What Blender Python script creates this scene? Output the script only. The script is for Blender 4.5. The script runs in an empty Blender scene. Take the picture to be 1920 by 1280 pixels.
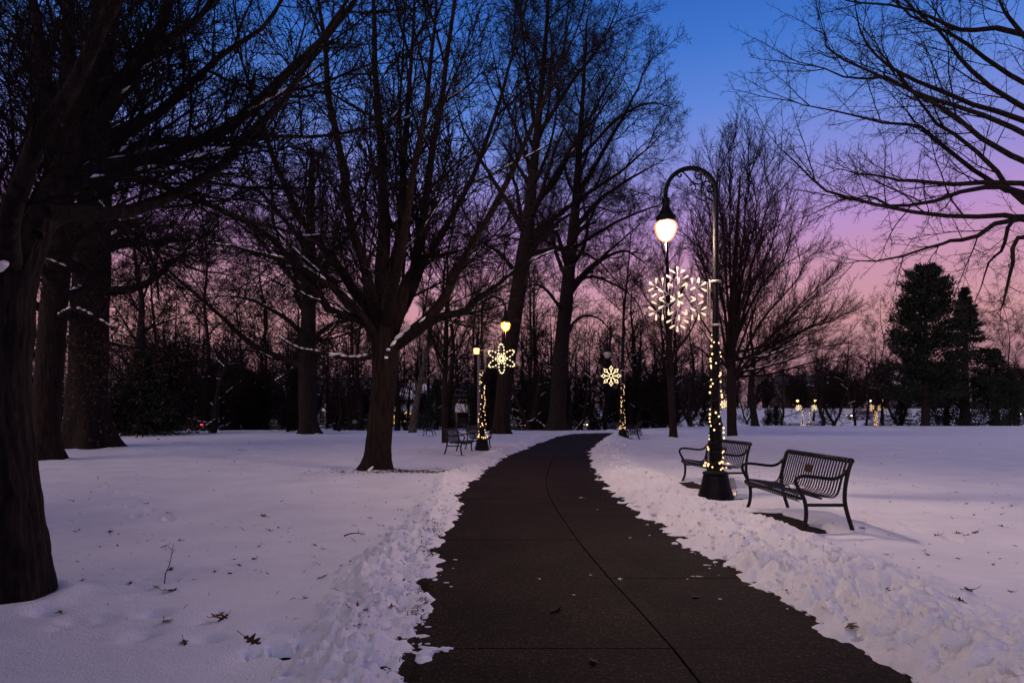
import bpy, math, random
import numpy as np
from mathutils import Vector, Matrix
PI = math.pi
R = math.radians
SC = bpy.context.scene
COL = SC.collection

# ------------------------------------------------------------------ camera
CH = 1.4            # eye height
F = 1170.0          # focal length in photo pixels (1920 wide)
CX, HZ = 960.0, 771.0
cam_d = bpy.data.cameras.new('camera')
cam_d.sensor_width = 36.0
cam_d.lens = 36.0 * F / 1920.0
cam_d.shift_y = (HZ - 640.0) / 1920.0
cam_d.clip_start = 0.05
cam_d.clip_end = 3000
cam = bpy.data.objects.new('camera', cam_d)
COL.objects.link(cam)
cam.location = (0, 0, CH)
cam.rotation_euler = (PI / 2, 0, 0)
SC.camera = cam


def s2l(c):
    return tuple(((v / 255.0) / 12.92 if v / 255.0 <= 0.04045 else ((v / 255.0 + 0.055) / 1.055) ** 2.4) for v in c)


# ------------------------------------------------------------------ world: clear dusk sky, pink belt over the horizon
world = bpy.data.worlds.new('World')
SC.world = world
world.use_nodes = True
wn, wl = world.node_tree.nodes, world.node_tree.links
wn.clear()
w_out = wn.new('ShaderNodeOutputWorld')
w_bg = wn.new('ShaderNodeBackground')
w_tc = wn.new('ShaderNodeTexCoord')
w_sep = wn.new('ShaderNodeSeparateXYZ')
w_ramp = wn.new('ShaderNodeValToRGB')
SKY = [(0.0, (116, 92, 110)), (0.06, (158, 114, 126)), (0.135, (206, 150, 158)), (0.21, (200, 146, 176)),
       (0.265, (184, 143, 203)), (0.31, (158, 140, 210)), (0.36, (128, 139, 216)), (0.42, (94, 132, 216)),
       (0.49, (62, 115, 205)), (0.56, (43, 98, 187)), (0.72, (29, 57, 104)), (1.0, (22, 38, 64))]
el = w_ramp.color_ramp.elements
while len(el) > 1:
    el.remove(el[-1])
el[0].position = 0.0
el[0].color = (*s2l(SKY[0][1]), 1)
for p_, c_ in SKY[1:]:
    e_ = el.new(p_)
    e_.color = (*s2l(c_), 1)
w_sky = wn.new('ShaderNodeTexSky')
w_sky.sky_type = 'NISHITA'
w_sky.sun_disc = False
w_sky.sun_elevation = R(-2.0)
w_sky.sun_rotation = R(180 + 40)
w_mix = wn.new('ShaderNodeMix')
w_mix.data_type = 'RGBA'
w_mix.blend_type = 'ADD'
w_mix.inputs[0].default_value = 0.05
wl.new(w_tc.outputs['Generated'], w_sep.inputs[0])
wl.new(w_sep.outputs[2], w_ramp.inputs[0])
wl.new(w_ramp.outputs[0], w_mix.inputs[6])
wl.new(w_sky.outputs[0], w_mix.inputs[7])
wl.new(w_mix.outputs[2], w_bg.inputs[0])
wl.new(w_bg.outputs[0], w_out.inputs[0])
w_bg.inputs[1].default_value = 1.0

# after-glow of the set sun, behind the camera: very wide and soft
sun_d = bpy.data.lights.new('sun', 'SUN')
sun_d.energy = 1.38
sun_d.angle = R(60)
sun_d.color = (1.0, 0.72, 0.56)
sun = bpy.data.objects.new('sun', sun_d)
COL.objects.link(sun)
sun.rotation_euler = (R(62), 0, R(-40))

SC.view_settings.view_transform = 'Standard'
SC.view_settings.look = 'None'
SC.view_settings.exposure = 0.0
SC.view_settings.gamma = 1.0
SC.view_settings.use_curve_mapping = False
cy = SC.cycles
cy.max_bounces = 5
cy.diffuse_bounces = 3
cy.glossy_bounces = 2
cy.transmission_bounces = 3
cy.sample_clamp_indirect = 2.0
cy.sample_clamp_direct = 0.0
cy.use_denoising = True
cy.caustics_reflective = False
cy.caustics_refractive = False

# ------------------------------------------------------------------ small maths
rng = np.random.default_rng(7)


def sm(a, b, x):
    t = np.clip((np.asarray(x, float) - a) / (b - a), 0, 1)
    return t * t * (3 - 2 * t)


def hash2(ix, iy, seed):
    h = (ix.astype(np.int64) * 374761393 + iy.astype(np.int64) * 668265263 + seed * 974634341) & 0xFFFFFFFF
    h = ((h ^ (h >> 13)) * 1274126177) & 0xFFFFFFFF
    h = h ^ (h >> 16)
    return (h & 0xFFFF) / 65535.0


def vnoise(x, y, seed=0):
    x0, y0 = np.floor(x), np.floor(y)
    fx, fy = x - x0, y - y0
    fx = fx * fx * fx * (fx * (fx * 6 - 15) + 10)
    fy = fy * fy * fy * (fy * (fy * 6 - 15) + 10)
    a = hash2(x0, y0, seed); b = hash2(x0 + 1, y0, seed)
    c = hash2(x0, y0 + 1, seed); d = hash2(x0 + 1, y0 + 1, seed)
    return ((a + (b - a) * fx) * (1 - fy) + (c + (d - c) * fx) * fy) * 2 - 1


def fbm(x, y, seed=0, octv=3):
    s, a = 0, 1.0
    for o in range(octv):
        s = s + a * vnoise(x * 2 ** o + o * 17.3, y * 2 ** o - o * 9.1, seed + o)
        a *= 0.5
    return s


def gz(x, y):
    """height of the ground: flat park, falling away past a low crest, rising again beyond the road"""
    x = np.asarray(x, float); y = np.asarray(y, float)
    t = sm(4, 22, x)
    right = -1.3 * sm(55, 94, y) + 1.5 * sm(99, 118, y) + 1.8 * sm(118, 142, y)
    left = -1.15 * sm(38, 80, y) + 1.0 * sm(125, 170, y)
    z = left * (1 - t) + right * t
    far = np.sqrt(x * x + y * y)
    return z * sm(10, 30, y) + 0.05 * fbm(x * 0.11, y * 0.11, 5, 2) * sm(6, 14, far)


def g1(x, y):
    return float(gz(np.array([x]), np.array([y]))[0])


def PX(px, py, Y):
    """photo pixel at distance Y -> world point"""
    return Vector(((px - CX) * Y / F, Y, CH - (py - HZ) * Y / F))


def catmull(P, n):
    P = np.asarray(P, float)
    k = len(P)
    Pp = np.vstack([2 * P[0] - P[1], P, 2 * P[-1] - P[-2]])
    t = np.linspace(0, k - 1, n)
    i = np.minimum(t.astype(int), k - 2)
    u = (t - i)[:, None]
    a, b, c, d = Pp[i], Pp[i + 1], Pp[i + 2], Pp[i + 3]
    return 0.5 * ((2 * b) + (-a + c) * u + (2 * a - 5 * b + 4 * c - d) * u ** 2 + (-a + 3 * b - 3 * c + d) * u ** 3)


# ------------------------------------------------------------------ materials
def new_mat(name):
    m = bpy.data.materials.new(name)
    m.use_nodes = True
    nt = m.node_tree
    b = nt.nodes['Principled BSDF']
    return m, nt, b


def mat_simple(name, col, rough=0.6, metal=0.0, var=0.0, scale=8.0, bump=0.0, bscale=40.0, spec=0.5):
    m, nt, b = new_mat(name)
    b.inputs['Roughness'].default_value = rough
    b.inputs['Metallic'].default_value = metal
    b.inputs['Specular IOR Level'].default_value = spec
    tc = nt.nodes.new('ShaderNodeTexCoord')
    n = nt.nodes.new('ShaderNodeTexNoise')
    n.inputs['Scale'].default_value = scale
    n.inputs['Detail'].default_value = 5
    nt.links.new(tc.outputs['Object'], n.inputs['Vector'])
    r = nt.nodes.new('ShaderNodeValToRGB')
    r.color_ramp.elements[0].position = 0.3
    r.color_ramp.elements[1].position = 0.7
    r.color_ramp.elements[0].color = tuple(max(0, c * (1 - var)) for c in col) + (1,)
    r.color_ramp.elements[1].color = tuple(min(1, c * (1 + var)) for c in col) + (1,)
    nt.links.new(n.outputs['Fac'], r.inputs[0])
    nt.links.new(r.outputs[0], b.inputs['Base Color'])
    if bump:
        n2 = nt.nodes.new('ShaderNodeTexNoise')
        n2.inputs['Scale'].default_value = bscale
        n2.inputs['Detail'].default_value = 6
        nt.links.new(tc.outputs['Object'], n2.inputs['Vector'])
        bp = nt.nodes.new('ShaderNodeBump')
        bp.inputs['Strength'].default_value = bump
        bp.inputs['Distance'].default_value = 0.02
        nt.links.new(n2.outputs['Fac'], bp.inputs['Height'])
        nt.links.new(bp.outputs[0], b.inputs['Normal'])
    return m


def mat_emit(name, col, strength, base=(0.8, 0.8, 0.8), rim=None):
    m, nt, b = new_mat(name)
    b.inputs['Base Color'].default_value = (*base, 1)
    b.inputs['Roughness'].default_value = 0.35
    b.inputs['Emission Color'].default_value = (*col, 1)
    b.inputs['Emission Strength'].default_value = strength
    if rim:  # frosted shell round one bright source: the line of sight through the lit core is shorter at the rim
        lw = nt.nodes.new('ShaderNodeLayerWeight')
        lw.inputs[0].default_value = 0.5
        rp = nt.nodes.new('ShaderNodeValToRGB')
        rp.color_ramp.elements[0].position = 0.16
        rp.color_ramp.elements[0].color = (*col, 1)
        rp.color_ramp.elements[1].position = 0.55
        rp.color_ramp.elements[1].color = (*rim, 1)
        e_ = rp.color_ramp.elements.new(0.38)
        e_.color = (rim[0] * 2.2, rim[1] * 3.4, rim[2] * 8, 1)
        nt.links.new(lw.outputs['Facing'], rp.inputs[0])
        nt.links.new(rp.outputs[0], b.inputs['Emission Color'])
    return m


def mat_bark(name, c1, c2, stretch=0.18, scale=22.0):
    m, nt, b = new_mat(name)
    b.inputs['Roughness'].default_value = 0.9
    b.inputs['Specular IOR Level'].default_value = 0.15
    tc = nt.nodes.new('ShaderNodeTexCoord')
    mp = nt.nodes.new('ShaderNodeMapping')
    mp.inputs['Scale'].default_value = (1, 1, stretch)
    n = nt.nodes.new('ShaderNodeTexNoise')
    n.inputs['Scale'].default_value = scale
    n.inputs['Detail'].default_value = 6
    n.inputs['Roughness'].default_value = 0.65
    nt.links.new(tc.outputs['Object'], mp.inputs[0])
    nt.links.new(mp.outputs[0], n.inputs['Vector'])
    r = nt.nodes.new('ShaderNodeValToRGB')
    r.color_ramp.elements[0].position = 0.36
    r.color_ramp.elements[1].position = 0.66
    r.color_ramp.elements[0].color = (*c1, 1)
    r.color_ramp.elements[1].color = (*c2, 1)
    nt.links.new(n.outputs['Fac'], r.inputs[0])
    nt.links.new(r.outputs[0], b.inputs['Base Color'])
    bp = nt.nodes.new('ShaderNodeBump')
    bp.inputs['Strength'].default_value = 1.0
    bp.inputs['Distance'].default_value = 0.03
    nt.links.new(n.outputs['Fac'], bp.inputs['Height'])
    nt.links.new(bp.outputs[0], b.inputs['Normal'])
    return m


def mat_snow():
    m, nt, b = new_mat('snow')
    b.inputs['Roughness'].default_value = 0.55
    b.inputs['Specular IOR Level'].default_value = 0.25
    tc = nt.nodes.new('ShaderNodeTexCoord')
    n1 = nt.nodes.new('ShaderNodeTexNoise'); n1.inputs['Scale'].default_value = 9; n1.inputs['Detail'].default_value = 8
    n2 = nt.nodes.new('ShaderNodeTexNoise'); n2.inputs['Scale'].default_value = 70; n2.inputs['Detail'].default_value = 4
    mp = nt.nodes.new('ShaderNodeMapping'); mp.inputs['Scale'].default_value = (0.8, 1.25, 1)
    n3 = nt.nodes.new('ShaderNodeTexNoise'); n3.inputs['Scale'].default_value = 1.1; n3.inputs['Detail'].default_value = 4
    nt.links.new(tc.outputs['Object'], mp.inputs[0])
    nt.links.new(mp.outputs[0], n1.inputs['Vector'])
    for n in (n2, n3):
        nt.links.new(tc.outputs['Object'], n.inputs['Vector'])
    r = nt.nodes.new('ShaderNodeValToRGB')
    r.color_ramp.elements[0].position = 0.3
    r.color_ramp.elements[1].position = 0.7
    r.color_ramp.elements[0].color = (0.76, 0.755, 0.79, 1)
    r.color_ramp.elements[1].color = (0.88, 0.875, 0.89, 1)
    nt.links.new(n3.outputs['Fac'], r.inputs[0])
    nt.links.new(r.outputs[0], b.inputs['Base Color'])
    b1 = nt.nodes.new('ShaderNodeBump'); b1.inputs['Strength'].default_value = 0.30; b1.inputs['Distance'].default_value = 0.05
    b2 = nt.nodes.new('ShaderNodeBump'); b2.inputs['Strength'].default_value = 0.6; b2.inputs['Distance'].default_value = 0.018
    nt.links.new(n1.outputs['Fac'], b1.inputs['Height'])
    nt.links.new(n2.outputs['Fac'], b2.inputs['Height'])
    nt.links.new(b1.outputs[0], b2.inputs['Normal'])
    nt.links.new(b2.outputs[0], b.inputs['Normal'])
    return m


def mat_asphalt():
    m, nt, b = new_mat('aggregate_paving')
    b.inputs['Roughness'].default_value = 0.8
    b.inputs['Specular IOR Level'].default_value = 0.10
    tc = nt.nodes.new('ShaderNodeTexCoord')
    v = nt.nodes.new('ShaderNodeTexVoronoi'); v.inputs['Scale'].default_value = 95
    n = nt.nodes.new('ShaderNodeTexNoise'); n.inputs['Scale'].default_value = 1.3; n.inputs['Detail'].default_value = 5
    nt.links.new(tc.outputs['Object'], v.inputs['Vector'])
    nt.links.new(tc.outputs['Object'], n.inputs['Vector'])
    sep = nt.nodes.new('ShaderNodeSeparateColor')
    nt.links.new(v.outputs['Color'], sep.inputs[0])
    r = nt.nodes.new('ShaderNodeValToRGB')
    r.color_ramp.elements[0].position = 0.0
    r.color_ramp.elements[0].color = (0.007, 0.005, 0.004, 1)
    r.color_ramp.elements[1].position = 1.0
    r.color_ramp.elements[1].color = (0.085, 0.062, 0.050, 1)
    e = r.color_ramp.elements.new(0.6); e.color = (0.0155, 0.0092, 0.0068, 1)
    e = r.color_ramp.elements.new(0.9); e.color = (0.036, 0.022, 0.016, 1)
    nt.links.new(sep.outputs[0], r.inputs[0])
    mx = nt.nodes.new('ShaderNodeMix'); mx.data_type = 'RGBA'; mx.blend_type = 'MULTIPLY'
    mx.inputs[0].default_value = 1.0
    r2 = nt.nodes.new('ShaderNodeValToRGB')
    r2.color_ramp.elements[0].position = 0.3; r2.color_ramp.elements[1].position = 0.7
    r2.color_ramp.elements[0].color = (0.38, 0.37, 0.37, 1); r2.color_ramp.elements[1].color = (1.12, 1.0, 0.98, 1)
    nt.links.new(n.outputs['Fac'], r2.inputs[0])
    nt.links.new(r.outputs[0], mx.inputs[6]); nt.links.new(r2.outputs[0], mx.inputs[7])
    nt.links.new(mx.outputs[2], b.inputs['Base Color'])
    bp = nt.nodes.new('ShaderNodeBump'); bp.inputs['Strength'].default_value = 0.5; bp.inputs['Distance'].default_value = 0.006
    nt.links.new(v.outputs['Distance'], bp.inputs['Height'])
    nt.links.new(bp.outputs[0], b.inputs['Normal'])
    return m


M = {}
M['snow'] = mat_snow()
M['paving'] = mat_asphalt()
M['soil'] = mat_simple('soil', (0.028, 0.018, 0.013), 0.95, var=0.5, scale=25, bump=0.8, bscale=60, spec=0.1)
M['joint'] = mat_simple('joint_filler', (0.006, 0.005, 0.005), 0.9, spec=0.1)
M['concrete'] = mat_simple('pad_concrete', (0.15, 0.105, 0.08), 0.9, var=0.35, scale=14, bump=0.4, bscale=90, spec=0.2)
M['bark'] = mat_bark('bark', (0.005, 0.0036, 0.0032), (0.026, 0.018, 0.015))
M['barkred'] = mat_bark('bark_reddish', (0.004, 0.0024, 0.002), (0.025, 0.0145, 0.011), stretch=0.12)
M['barkpale'] = mat_bark('bark_pale', (0.022, 0.018, 0.014), (0.11, 0.088, 0.072), stretch=0.5, scale=9)
M['twig'] = mat_simple('twig', (0.012, 0.0085, 0.0085), 0.9, var=0.4, scale=3, spec=0.1)
M['twigred'] = mat_simple('twig_reddish', (0.022, 0.011, 0.012), 0.9, var=0.4, scale=3, spec=0.1)
M['needle'] = mat_simple('needles', (0.016, 0.021, 0.015), 0.85, var=0.6, scale=2.5, spec=0.15)
M['iron'] = mat_simple('black_painted_iron', (0.003, 0.003, 0.0033), 0.5, metal=0.0, var=0.3, scale=30, spec=0.12, bump=0.08, bscale=120)
M['benchpaint'] = mat_simple('black_coated_steel', (0.004, 0.0037, 0.004), 0.42, var=0.35, scale=24, spec=0.22, bump=0.1, bscale=150)
M['plaque'] = mat_simple('bronze_plaque', (0.05, 0.024, 0.014), 0.45, metal=0.6, var=0.3, scale=40)
M['wirewhite'] = mat_simple('white_wire_frame', (0.62, 0.58, 0.54), 0.5, var=0.1)
M['bracket'] = mat_simple('galvanised_bracket', (0.42, 0.37, 0.31), 0.45, metal=0.3, var=0.2, scale=20)
M['cable'] = mat_simple('dark_cable', (0.012, 0.016, 0.012), 0.6)
M['box'] = mat_simple('grey_plastic', (0.42, 0.40, 0.40), 0.5, var=0.08)
M['globe'] = mat_emit('lit_globe', (1.0, 0.68, 0.52), 900.0, rim=(0.0019, 0.00048, 0.00001))
M['globeamber'] = mat_emit('lit_globe_amber', (1.0, 0.40, 0.009), 110.0, rim=(0.0125, 0.0030, 0.00003))
M['globeoff'] = mat_simple('unlit_frosted_globe', (0.34, 0.33, 0.30), 0.3, var=0.1)
M['globewhite'] = mat_emit('lit_globe_white', (0.95, 1.0, 0.72), 4.0)
M['globefar'] = mat_emit('lit_globe_far', (1.0, 0.42, 0.08), 7.0)
M['hanging_taper'] = mat_simple('hanging_taper', (0.75, 0.6, 0.55), 0.15, var=0.05, spec=0.6)
M['bulb'] = mat_emit('warm_bulb', (1.0, 0.60, 0.22), 1.7)
M['bulbflake'] = mat_emit('flake_bulb', (1.0, 0.74, 0.36), 0.92)
M['bulbflower'] = mat_emit('flower_bulb', (1.0, 0.78, 0.36), 1.7)
M['bulbfar'] = mat_emit('far_bulb', (1.0, 0.52, 0.12), 2.2)
M['leaf'] = mat_simple('oak_leaf', (0.13, 0.055, 0.022), 0.8, var=0.5, scale=18, spec=0.15)
M['leafdark'] = mat_simple('wet_oak_leaf', (0.045, 0.021, 0.012), 0.7, var=0.5, scale=18, spec=0.2)
M['leafclump'] = mat_simple('withered_leaves', (0.055, 0.030, 0.014), 0.9, var=0.6, scale=4, spec=0.1)
M['grass'] = mat_simple('winter_grass', (0.030, 0.022, 0.010), 0.9, var=0.6, scale=5, spec=0.1)
M['siding_white'] = mat_simple('white_siding', (0.17, 0.145, 0.135), 0.8, var=0.12, scale=2)
M['siding_dark'] = mat_simple('dark_siding', (0.035, 0.025, 0.022), 0.85, var=0.25, scale=2)
M['brick_dark'] = mat_simple('dark_brick', (0.09, 0.045, 0.035), 0.9, var=0.3, scale=6)
M['trimwhite'] = mat_simple('white_trim', (0.30, 0.27, 0.25), 0.6, var=0.05)
M['shingle'] = mat_simple('roof_shingles', (0.03, 0.027, 0.028), 0.9, var=0.4, scale=6)
M['glass'] = mat_simple('dark_window_glass', (0.012, 0.012, 0.014), 0.08, spec=0.6)
M['winlit'] = mat_emit('lit_window', (1.0, 0.17, 0.07), 0.55, base=(0.1, 0.05, 0.03))
M['winwarm'] = mat_emit('lit_window_warm', (1.0, 0.55, 0.22), 0.10, base=(0.1, 0.07, 0.05))
M['carblack'] = mat_simple('black_car_paint', (0.010, 0.010, 0.013), 0.25, spec=0.6)
M['cargrey'] = mat_simple('grey_car_paint', (0.16, 0.16, 0.18), 0.3, spec=0.6)
M['tyre'] = mat_simple('tyre_rubber', (0.012, 0.012, 0.012), 0.85)
M['rim'] = mat_simple('wheel_rim', (0.25, 0.25, 0.26), 0.35, metal=0.8)
M['tail'] = mat_emit('tail_light', (1.0, 0.03, 0.03), 2.6, base=(0.3, 0.01, 0.01))
M['head'] = mat_emit('head_light', (1.0, 0.72, 0.42), 5.0)
M['pole'] = mat_simple('grey_pole', (0.16, 0.14, 0.14), 0.8, var=0.2, scale=10)


# ------------------------------------------------------------------ mesh builder
class MB:
    def __init__(self):
        self.V, self.Q, self.T, self.n = [], [], [], 0

    def add(self, V, F):
        V = np.asarray(V, float).reshape(-1, 3)
        F = np.asarray(F, np.int64)
        (self.Q if F.shape[1] == 4 else self.T).append(F + self.n)
        self.V.append(V)
        self.n += len(V)
        return self

    def multi(self, V, faces):
        V = np.asarray(V, float).reshape(-1, 3)
        q = [f for f in faces if len(f) == 4]
        t = []
        for f in faces:
            if len(f) == 3:
                t.append(f)
            elif len(f) > 4:
                t += [(f[0], f[i], f[i + 1]) for i in range(1, len(f) - 1)]
        if q:
            self.Q.append(np.array(q) + self.n)
        if t:
            self.T.append(np.array(t) + self.n)
        self.V.append(V)
        self.n += len(V)
        return self

    def box(self, c, s, rz=0.0, mat=None):
        x, y, z = [v / 2 for v in s]
        v = np.array([(-x, -y, -z), (x, -y, -z), (x, y, -z), (-x, y, -z), (-x, -y, z), (x, -y, z), (x, y, z), (-x, y, z)])
        if mat is not None:
            v = v @ np.array(mat).T
        if rz:
            c_, s_ = math.cos(rz), math.sin(rz)
            v = v @ np.array([[c_, s_, 0], [-s_, c_, 0], [0, 0, 1]])
        return self.add(v + np.array(c), [(0, 3, 2, 1), (4, 5, 6, 7), (0, 1, 5, 4), (1, 2, 6, 5), (2, 3, 7, 6), (3, 0, 4, 7)])

    def tubes(self, P, Rr, S=6):
        V, Fq = tube_arrays(P, Rr, S)
        return self.add(V, Fq)

    def tube(self, P, r, S=8, cap=True):
        P = np.asarray(P, float)
        r = np.full(len(P), r, float) if np.isscalar(r) else np.asarray(r, float)
        if cap:
            d0 = P[0] - P[1]; d0 = d0 / (np.linalg.norm(d0) + 1e-9)
            d1 = P[-1] - P[-2]; d1 = d1 / (np.linalg.norm(d1) + 1e-9)
            P = np.vstack([P[0] + d0 * r[0] * .02, P, P[-1] + d1 * r[-1] * .02])
            r = np.concatenate([[r[0] * 0.02], r, [r[-1] * 0.02]])
        return self.tubes(P[None], r[None], S)

    def lathe(self, prof, S=24, c=(0, 0, 0), flute=0, depth=0.0):
        prof = np.asarray(prof, float)
        a = np.linspace(0, 2 * PI, S, endpoint=False)
        k = (1 - depth * (0.5 + 0.5 * np.cos(flute * a))) if flute else np.ones(S)
        V = np.stack([prof[:, 0:1] * (np.cos(a) * k)[None], prof[:, 0:1] * (np.sin(a) * k)[None], np.repeat(prof[:, 1:2], S, 1)], -1)
        K = len(prof)
        i = np.arange(K - 1)[:, None]; j = np.arange(S)[None]
        f = np.stack([i * S + j, i * S + (j + 1) % S, (i + 1) * S + (j + 1) % S, (i + 1) * S + j], -1).reshape(-1, 4)
        return self.add(V.reshape(-1, 3) + np.array(c), f)

    def build(self, name, mat, parent=None, smooth=True, loc=None):
        me = bpy.data.meshes.new(name)
        V = np.concatenate(self.V)
        Q = np.concatenate(self.Q) if self.Q else np.zeros((0, 4), int)
        T = np.concatenate(self.T) if self.T else np.zeros((0, 3), int)
        me.vertices.add(len(V))
        me.vertices.foreach_set('co', V.astype(np.float32).ravel())
        me.loops.add(Q.size + T.size)
        me.loops.foreach_set('vertex_index', np.concatenate([Q.ravel(), T.ravel()]).astype(np.int32))
        me.polygons.add(len(Q) + len(T))
        st = np.concatenate([np.arange(len(Q)) * 4, Q.size + np.arange(len(T)) * 3]).astype(np.int32)
        me.polygons.foreach_set('loop_start', st)
        me.polygons.foreach_set('use_smooth', np.full(len(Q) + len(T), bool(smooth)))
        me.update(calc_edges=True)
        me.materials.append(mat)
        return link(name, me, parent, loc)


def link(name, data, parent=None, loc=None):
    o = bpy.data.objects.new(name, data)
    COL.objects.link(o)
    if parent is not None:
        o.parent = parent
    if loc is not None:
        o.location = loc
    return o


def tube_arrays(P, Rr, S):
    P = np.asarray(P, float); Rr = np.asarray(Rr, float)
    N, K, _ = P.shape
    T = np.empty_like(P)
    T[:, 1:-1] = P[:, 2:] - P[:, :-2]
    T[:, 0] = P[:, 1] - P[:, 0]
    T[:, -1] = P[:, -1] - P[:, -2]
    T /= np.linalg.norm(T, axis=2, keepdims=True) + 1e-12
    ref = np.where(np.abs(T[:, 0, 2:3]) < 0.8, np.array([[0, 0, 1.0]]), np.array([[1.0, 0, 0]]))
    u = np.cross(ref, T[:, 0])
    u /= np.linalg.norm(u, axis=1, keepdims=True) + 1e-12
    a = np.arange(S) * 2 * PI / S
    V = np.empty((N, K, S, 3))
    ca, sa = np.cos(a), np.sin(a)
    for k in range(K):
        t = T[:, k]
        u = u - t * np.sum(u * t, 1, keepdims=True)
        u /= np.linalg.norm(u, axis=1, keepdims=True) + 1e-12
        v = np.cross(t, u)
        V[:, k] = P[:, k, None] + Rr[:, k, None, None] * (u[:, None] * ca[None, :, None] + v[:, None] * sa[None, :, None])
    n = np.arange(N)[:, None, None] * (K * S); i = np.arange(K - 1)[None, :, None] * S; j = np.arange(S)[None, None]
    j2 = (j + 1) % S
    Fq = np.stack([n + i + j, n + i + j2, n + i + S + j2, n + i + S + j], -1).reshape(-1, 4)
    return V.reshape(-1, 3), Fq


def tag(o, label=None, cat=None, group=None, kind=None):
    if label: o['label'] = label
    if cat: o['category'] = cat
    if group: o['group'] = group
    if kind: o['kind'] = kind
    return o


def thing(name, label, cat, loc=(0, 0, 0), rz=0.0, group=None):
    o = link(name, None, None, loc)
    o.rotation_euler = (0, 0, rz)
    o.empty_display_size = 0.2
    return tag(o, label, cat, group)


def kids(o):
    return [c for c in bpy.data.objects if c.parent == o]


def copy_tree(o, loc, rz=0.0, label=None, scale=None, _kids=None):
    c = o.copy(); COL.objects.link(c)
    c.location = loc; c.rotation_euler = (0, 0, rz)
    if scale: c.scale = (scale, scale, scale) if np.isscalar(scale) else scale
    if label: c['label'] = label
    for ch in (o.children):
        d = ch.copy(); COL.objects.link(d); d.parent = c
        for g in ch.children:
            e = g.copy(); COL.objects.link(e); e.parent = d
    return c


def ico(sub=1):
    import bmesh
    bm = bmesh.new()
    bmesh.ops.create_icosphere(bm, subdivisions=sub, radius=1.0)
    V = np.array([v.co[:] for v in bm.verts])
    Fa = np.array([[v.index for v in f.verts] for f in bm.faces])
    bm.free()
    return V, Fa


ICO1, ICO2 = ico(1), ico(2)

# ================================================================== GROUND
PAIRS = [((-.40, -6), (2.14, -6)), ((-.42, -1), (2.12, -1)), ((-.51, 3.2), (2.07, 3.2)), ((-.70, 5.3), (1.93, 5.3)), ((-.79, 7.15), (1.80, 7.15)),
         ((-.88, 10.3), (1.72, 10.2)), ((-.71, 13.8), (1.85, 13.5)), ((0, 20.7), (2.5, 19.9)), ((1.0, 27), (3.45, 25.6)),
         ((2.2, 33), (4.6, 31.3)), ((3.4, 37.2), (5.6, 34.9)), ((5.0, 40.0), (6.8, 37.6)), ((7.2, 42.0), (8.5, 39.5)),
         ((11.5, 44.5), (12.4, 41.9)), ((20, 47.6), (20.8, 45.0)), ((32, 51), (32.8, 48.4))]
NP_ = 240
EL = catmull([p[0] for p in PAIRS], NP_)
ER = catmull([p[1] for p in PAIRS], NP_)


def signed_to(poly, X, Y, side):
    best = np.full(X.shape, 1e9); sgn = np.ones(X.shape)
    for i in range(len(poly) - 1):
        ax, ay = poly[i]; bx, by = poly[i + 1]
        dx, dy = bx - ax, by - ay
        t = np.clip(((X - ax) * dx + (Y - ay) * dy) / (dx * dx + dy * dy), 0, 1)
        ex, ey = X - ax - t * dx, Y - ay - t * dy
        d = ex * ex + ey * ey
        cr = dx * (Y - ay) - dy * (X - ax)
        m = d < best
        best = np.where(m, d, best)
        sgn = np.where(m, np.where(cr > 0, 1.0, -1.0), sgn)
    return np.sqrt(best) * sgn * side


# bare patches in the snow: (cx, cy, half_x, half_y, rotation)
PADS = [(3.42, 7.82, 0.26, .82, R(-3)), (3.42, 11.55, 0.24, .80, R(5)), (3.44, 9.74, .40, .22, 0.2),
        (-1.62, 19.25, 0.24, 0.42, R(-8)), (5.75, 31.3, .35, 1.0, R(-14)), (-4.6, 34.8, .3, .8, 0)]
HOLES = [(-1.43, 3.44, 0.07, 0.065, R(35)), (-1.33, 3.50, .06, .05, R(0)), (-1.17, 3.62, .055, .03, R(30))]   # torn spots in the snow at the lower left


def pad_mask(X, Y, pads, soft=.09, jit=.07):
    m = np.zeros(X.shape)
    n = fbm(X * 5, Y * 5, 31, 3) * jit
    for cx, cy_, hx, hy, a in pads:
        c, s = math.cos(a), math.sin(a)
        lx = (X - cx) * c + (Y - cy_) * s
        ly = -(X - cx) * s + (Y - cy_) * c
        d = np.maximum(np.abs(lx) - hx, np.abs(ly) - hy) + n
        m = np.maximum(m, 1 - sm(-soft, soft, d))
    return m


TRUNKS = []   # (x, y, r) wells and little drifts in the snow, filled in below by hand
for t_ in [(-3.54, 4.42, .24), (-3.06, 14.0, .36), (-12.6, 16.9, .40), (-15.6, 22.8, .95), (-.68, 36.3, .75), (-12.1, 36.6, .75), (8.2, 31, .2), (11.6, 32.4, .24)]:
    TRUNKS.append(t_)


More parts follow.
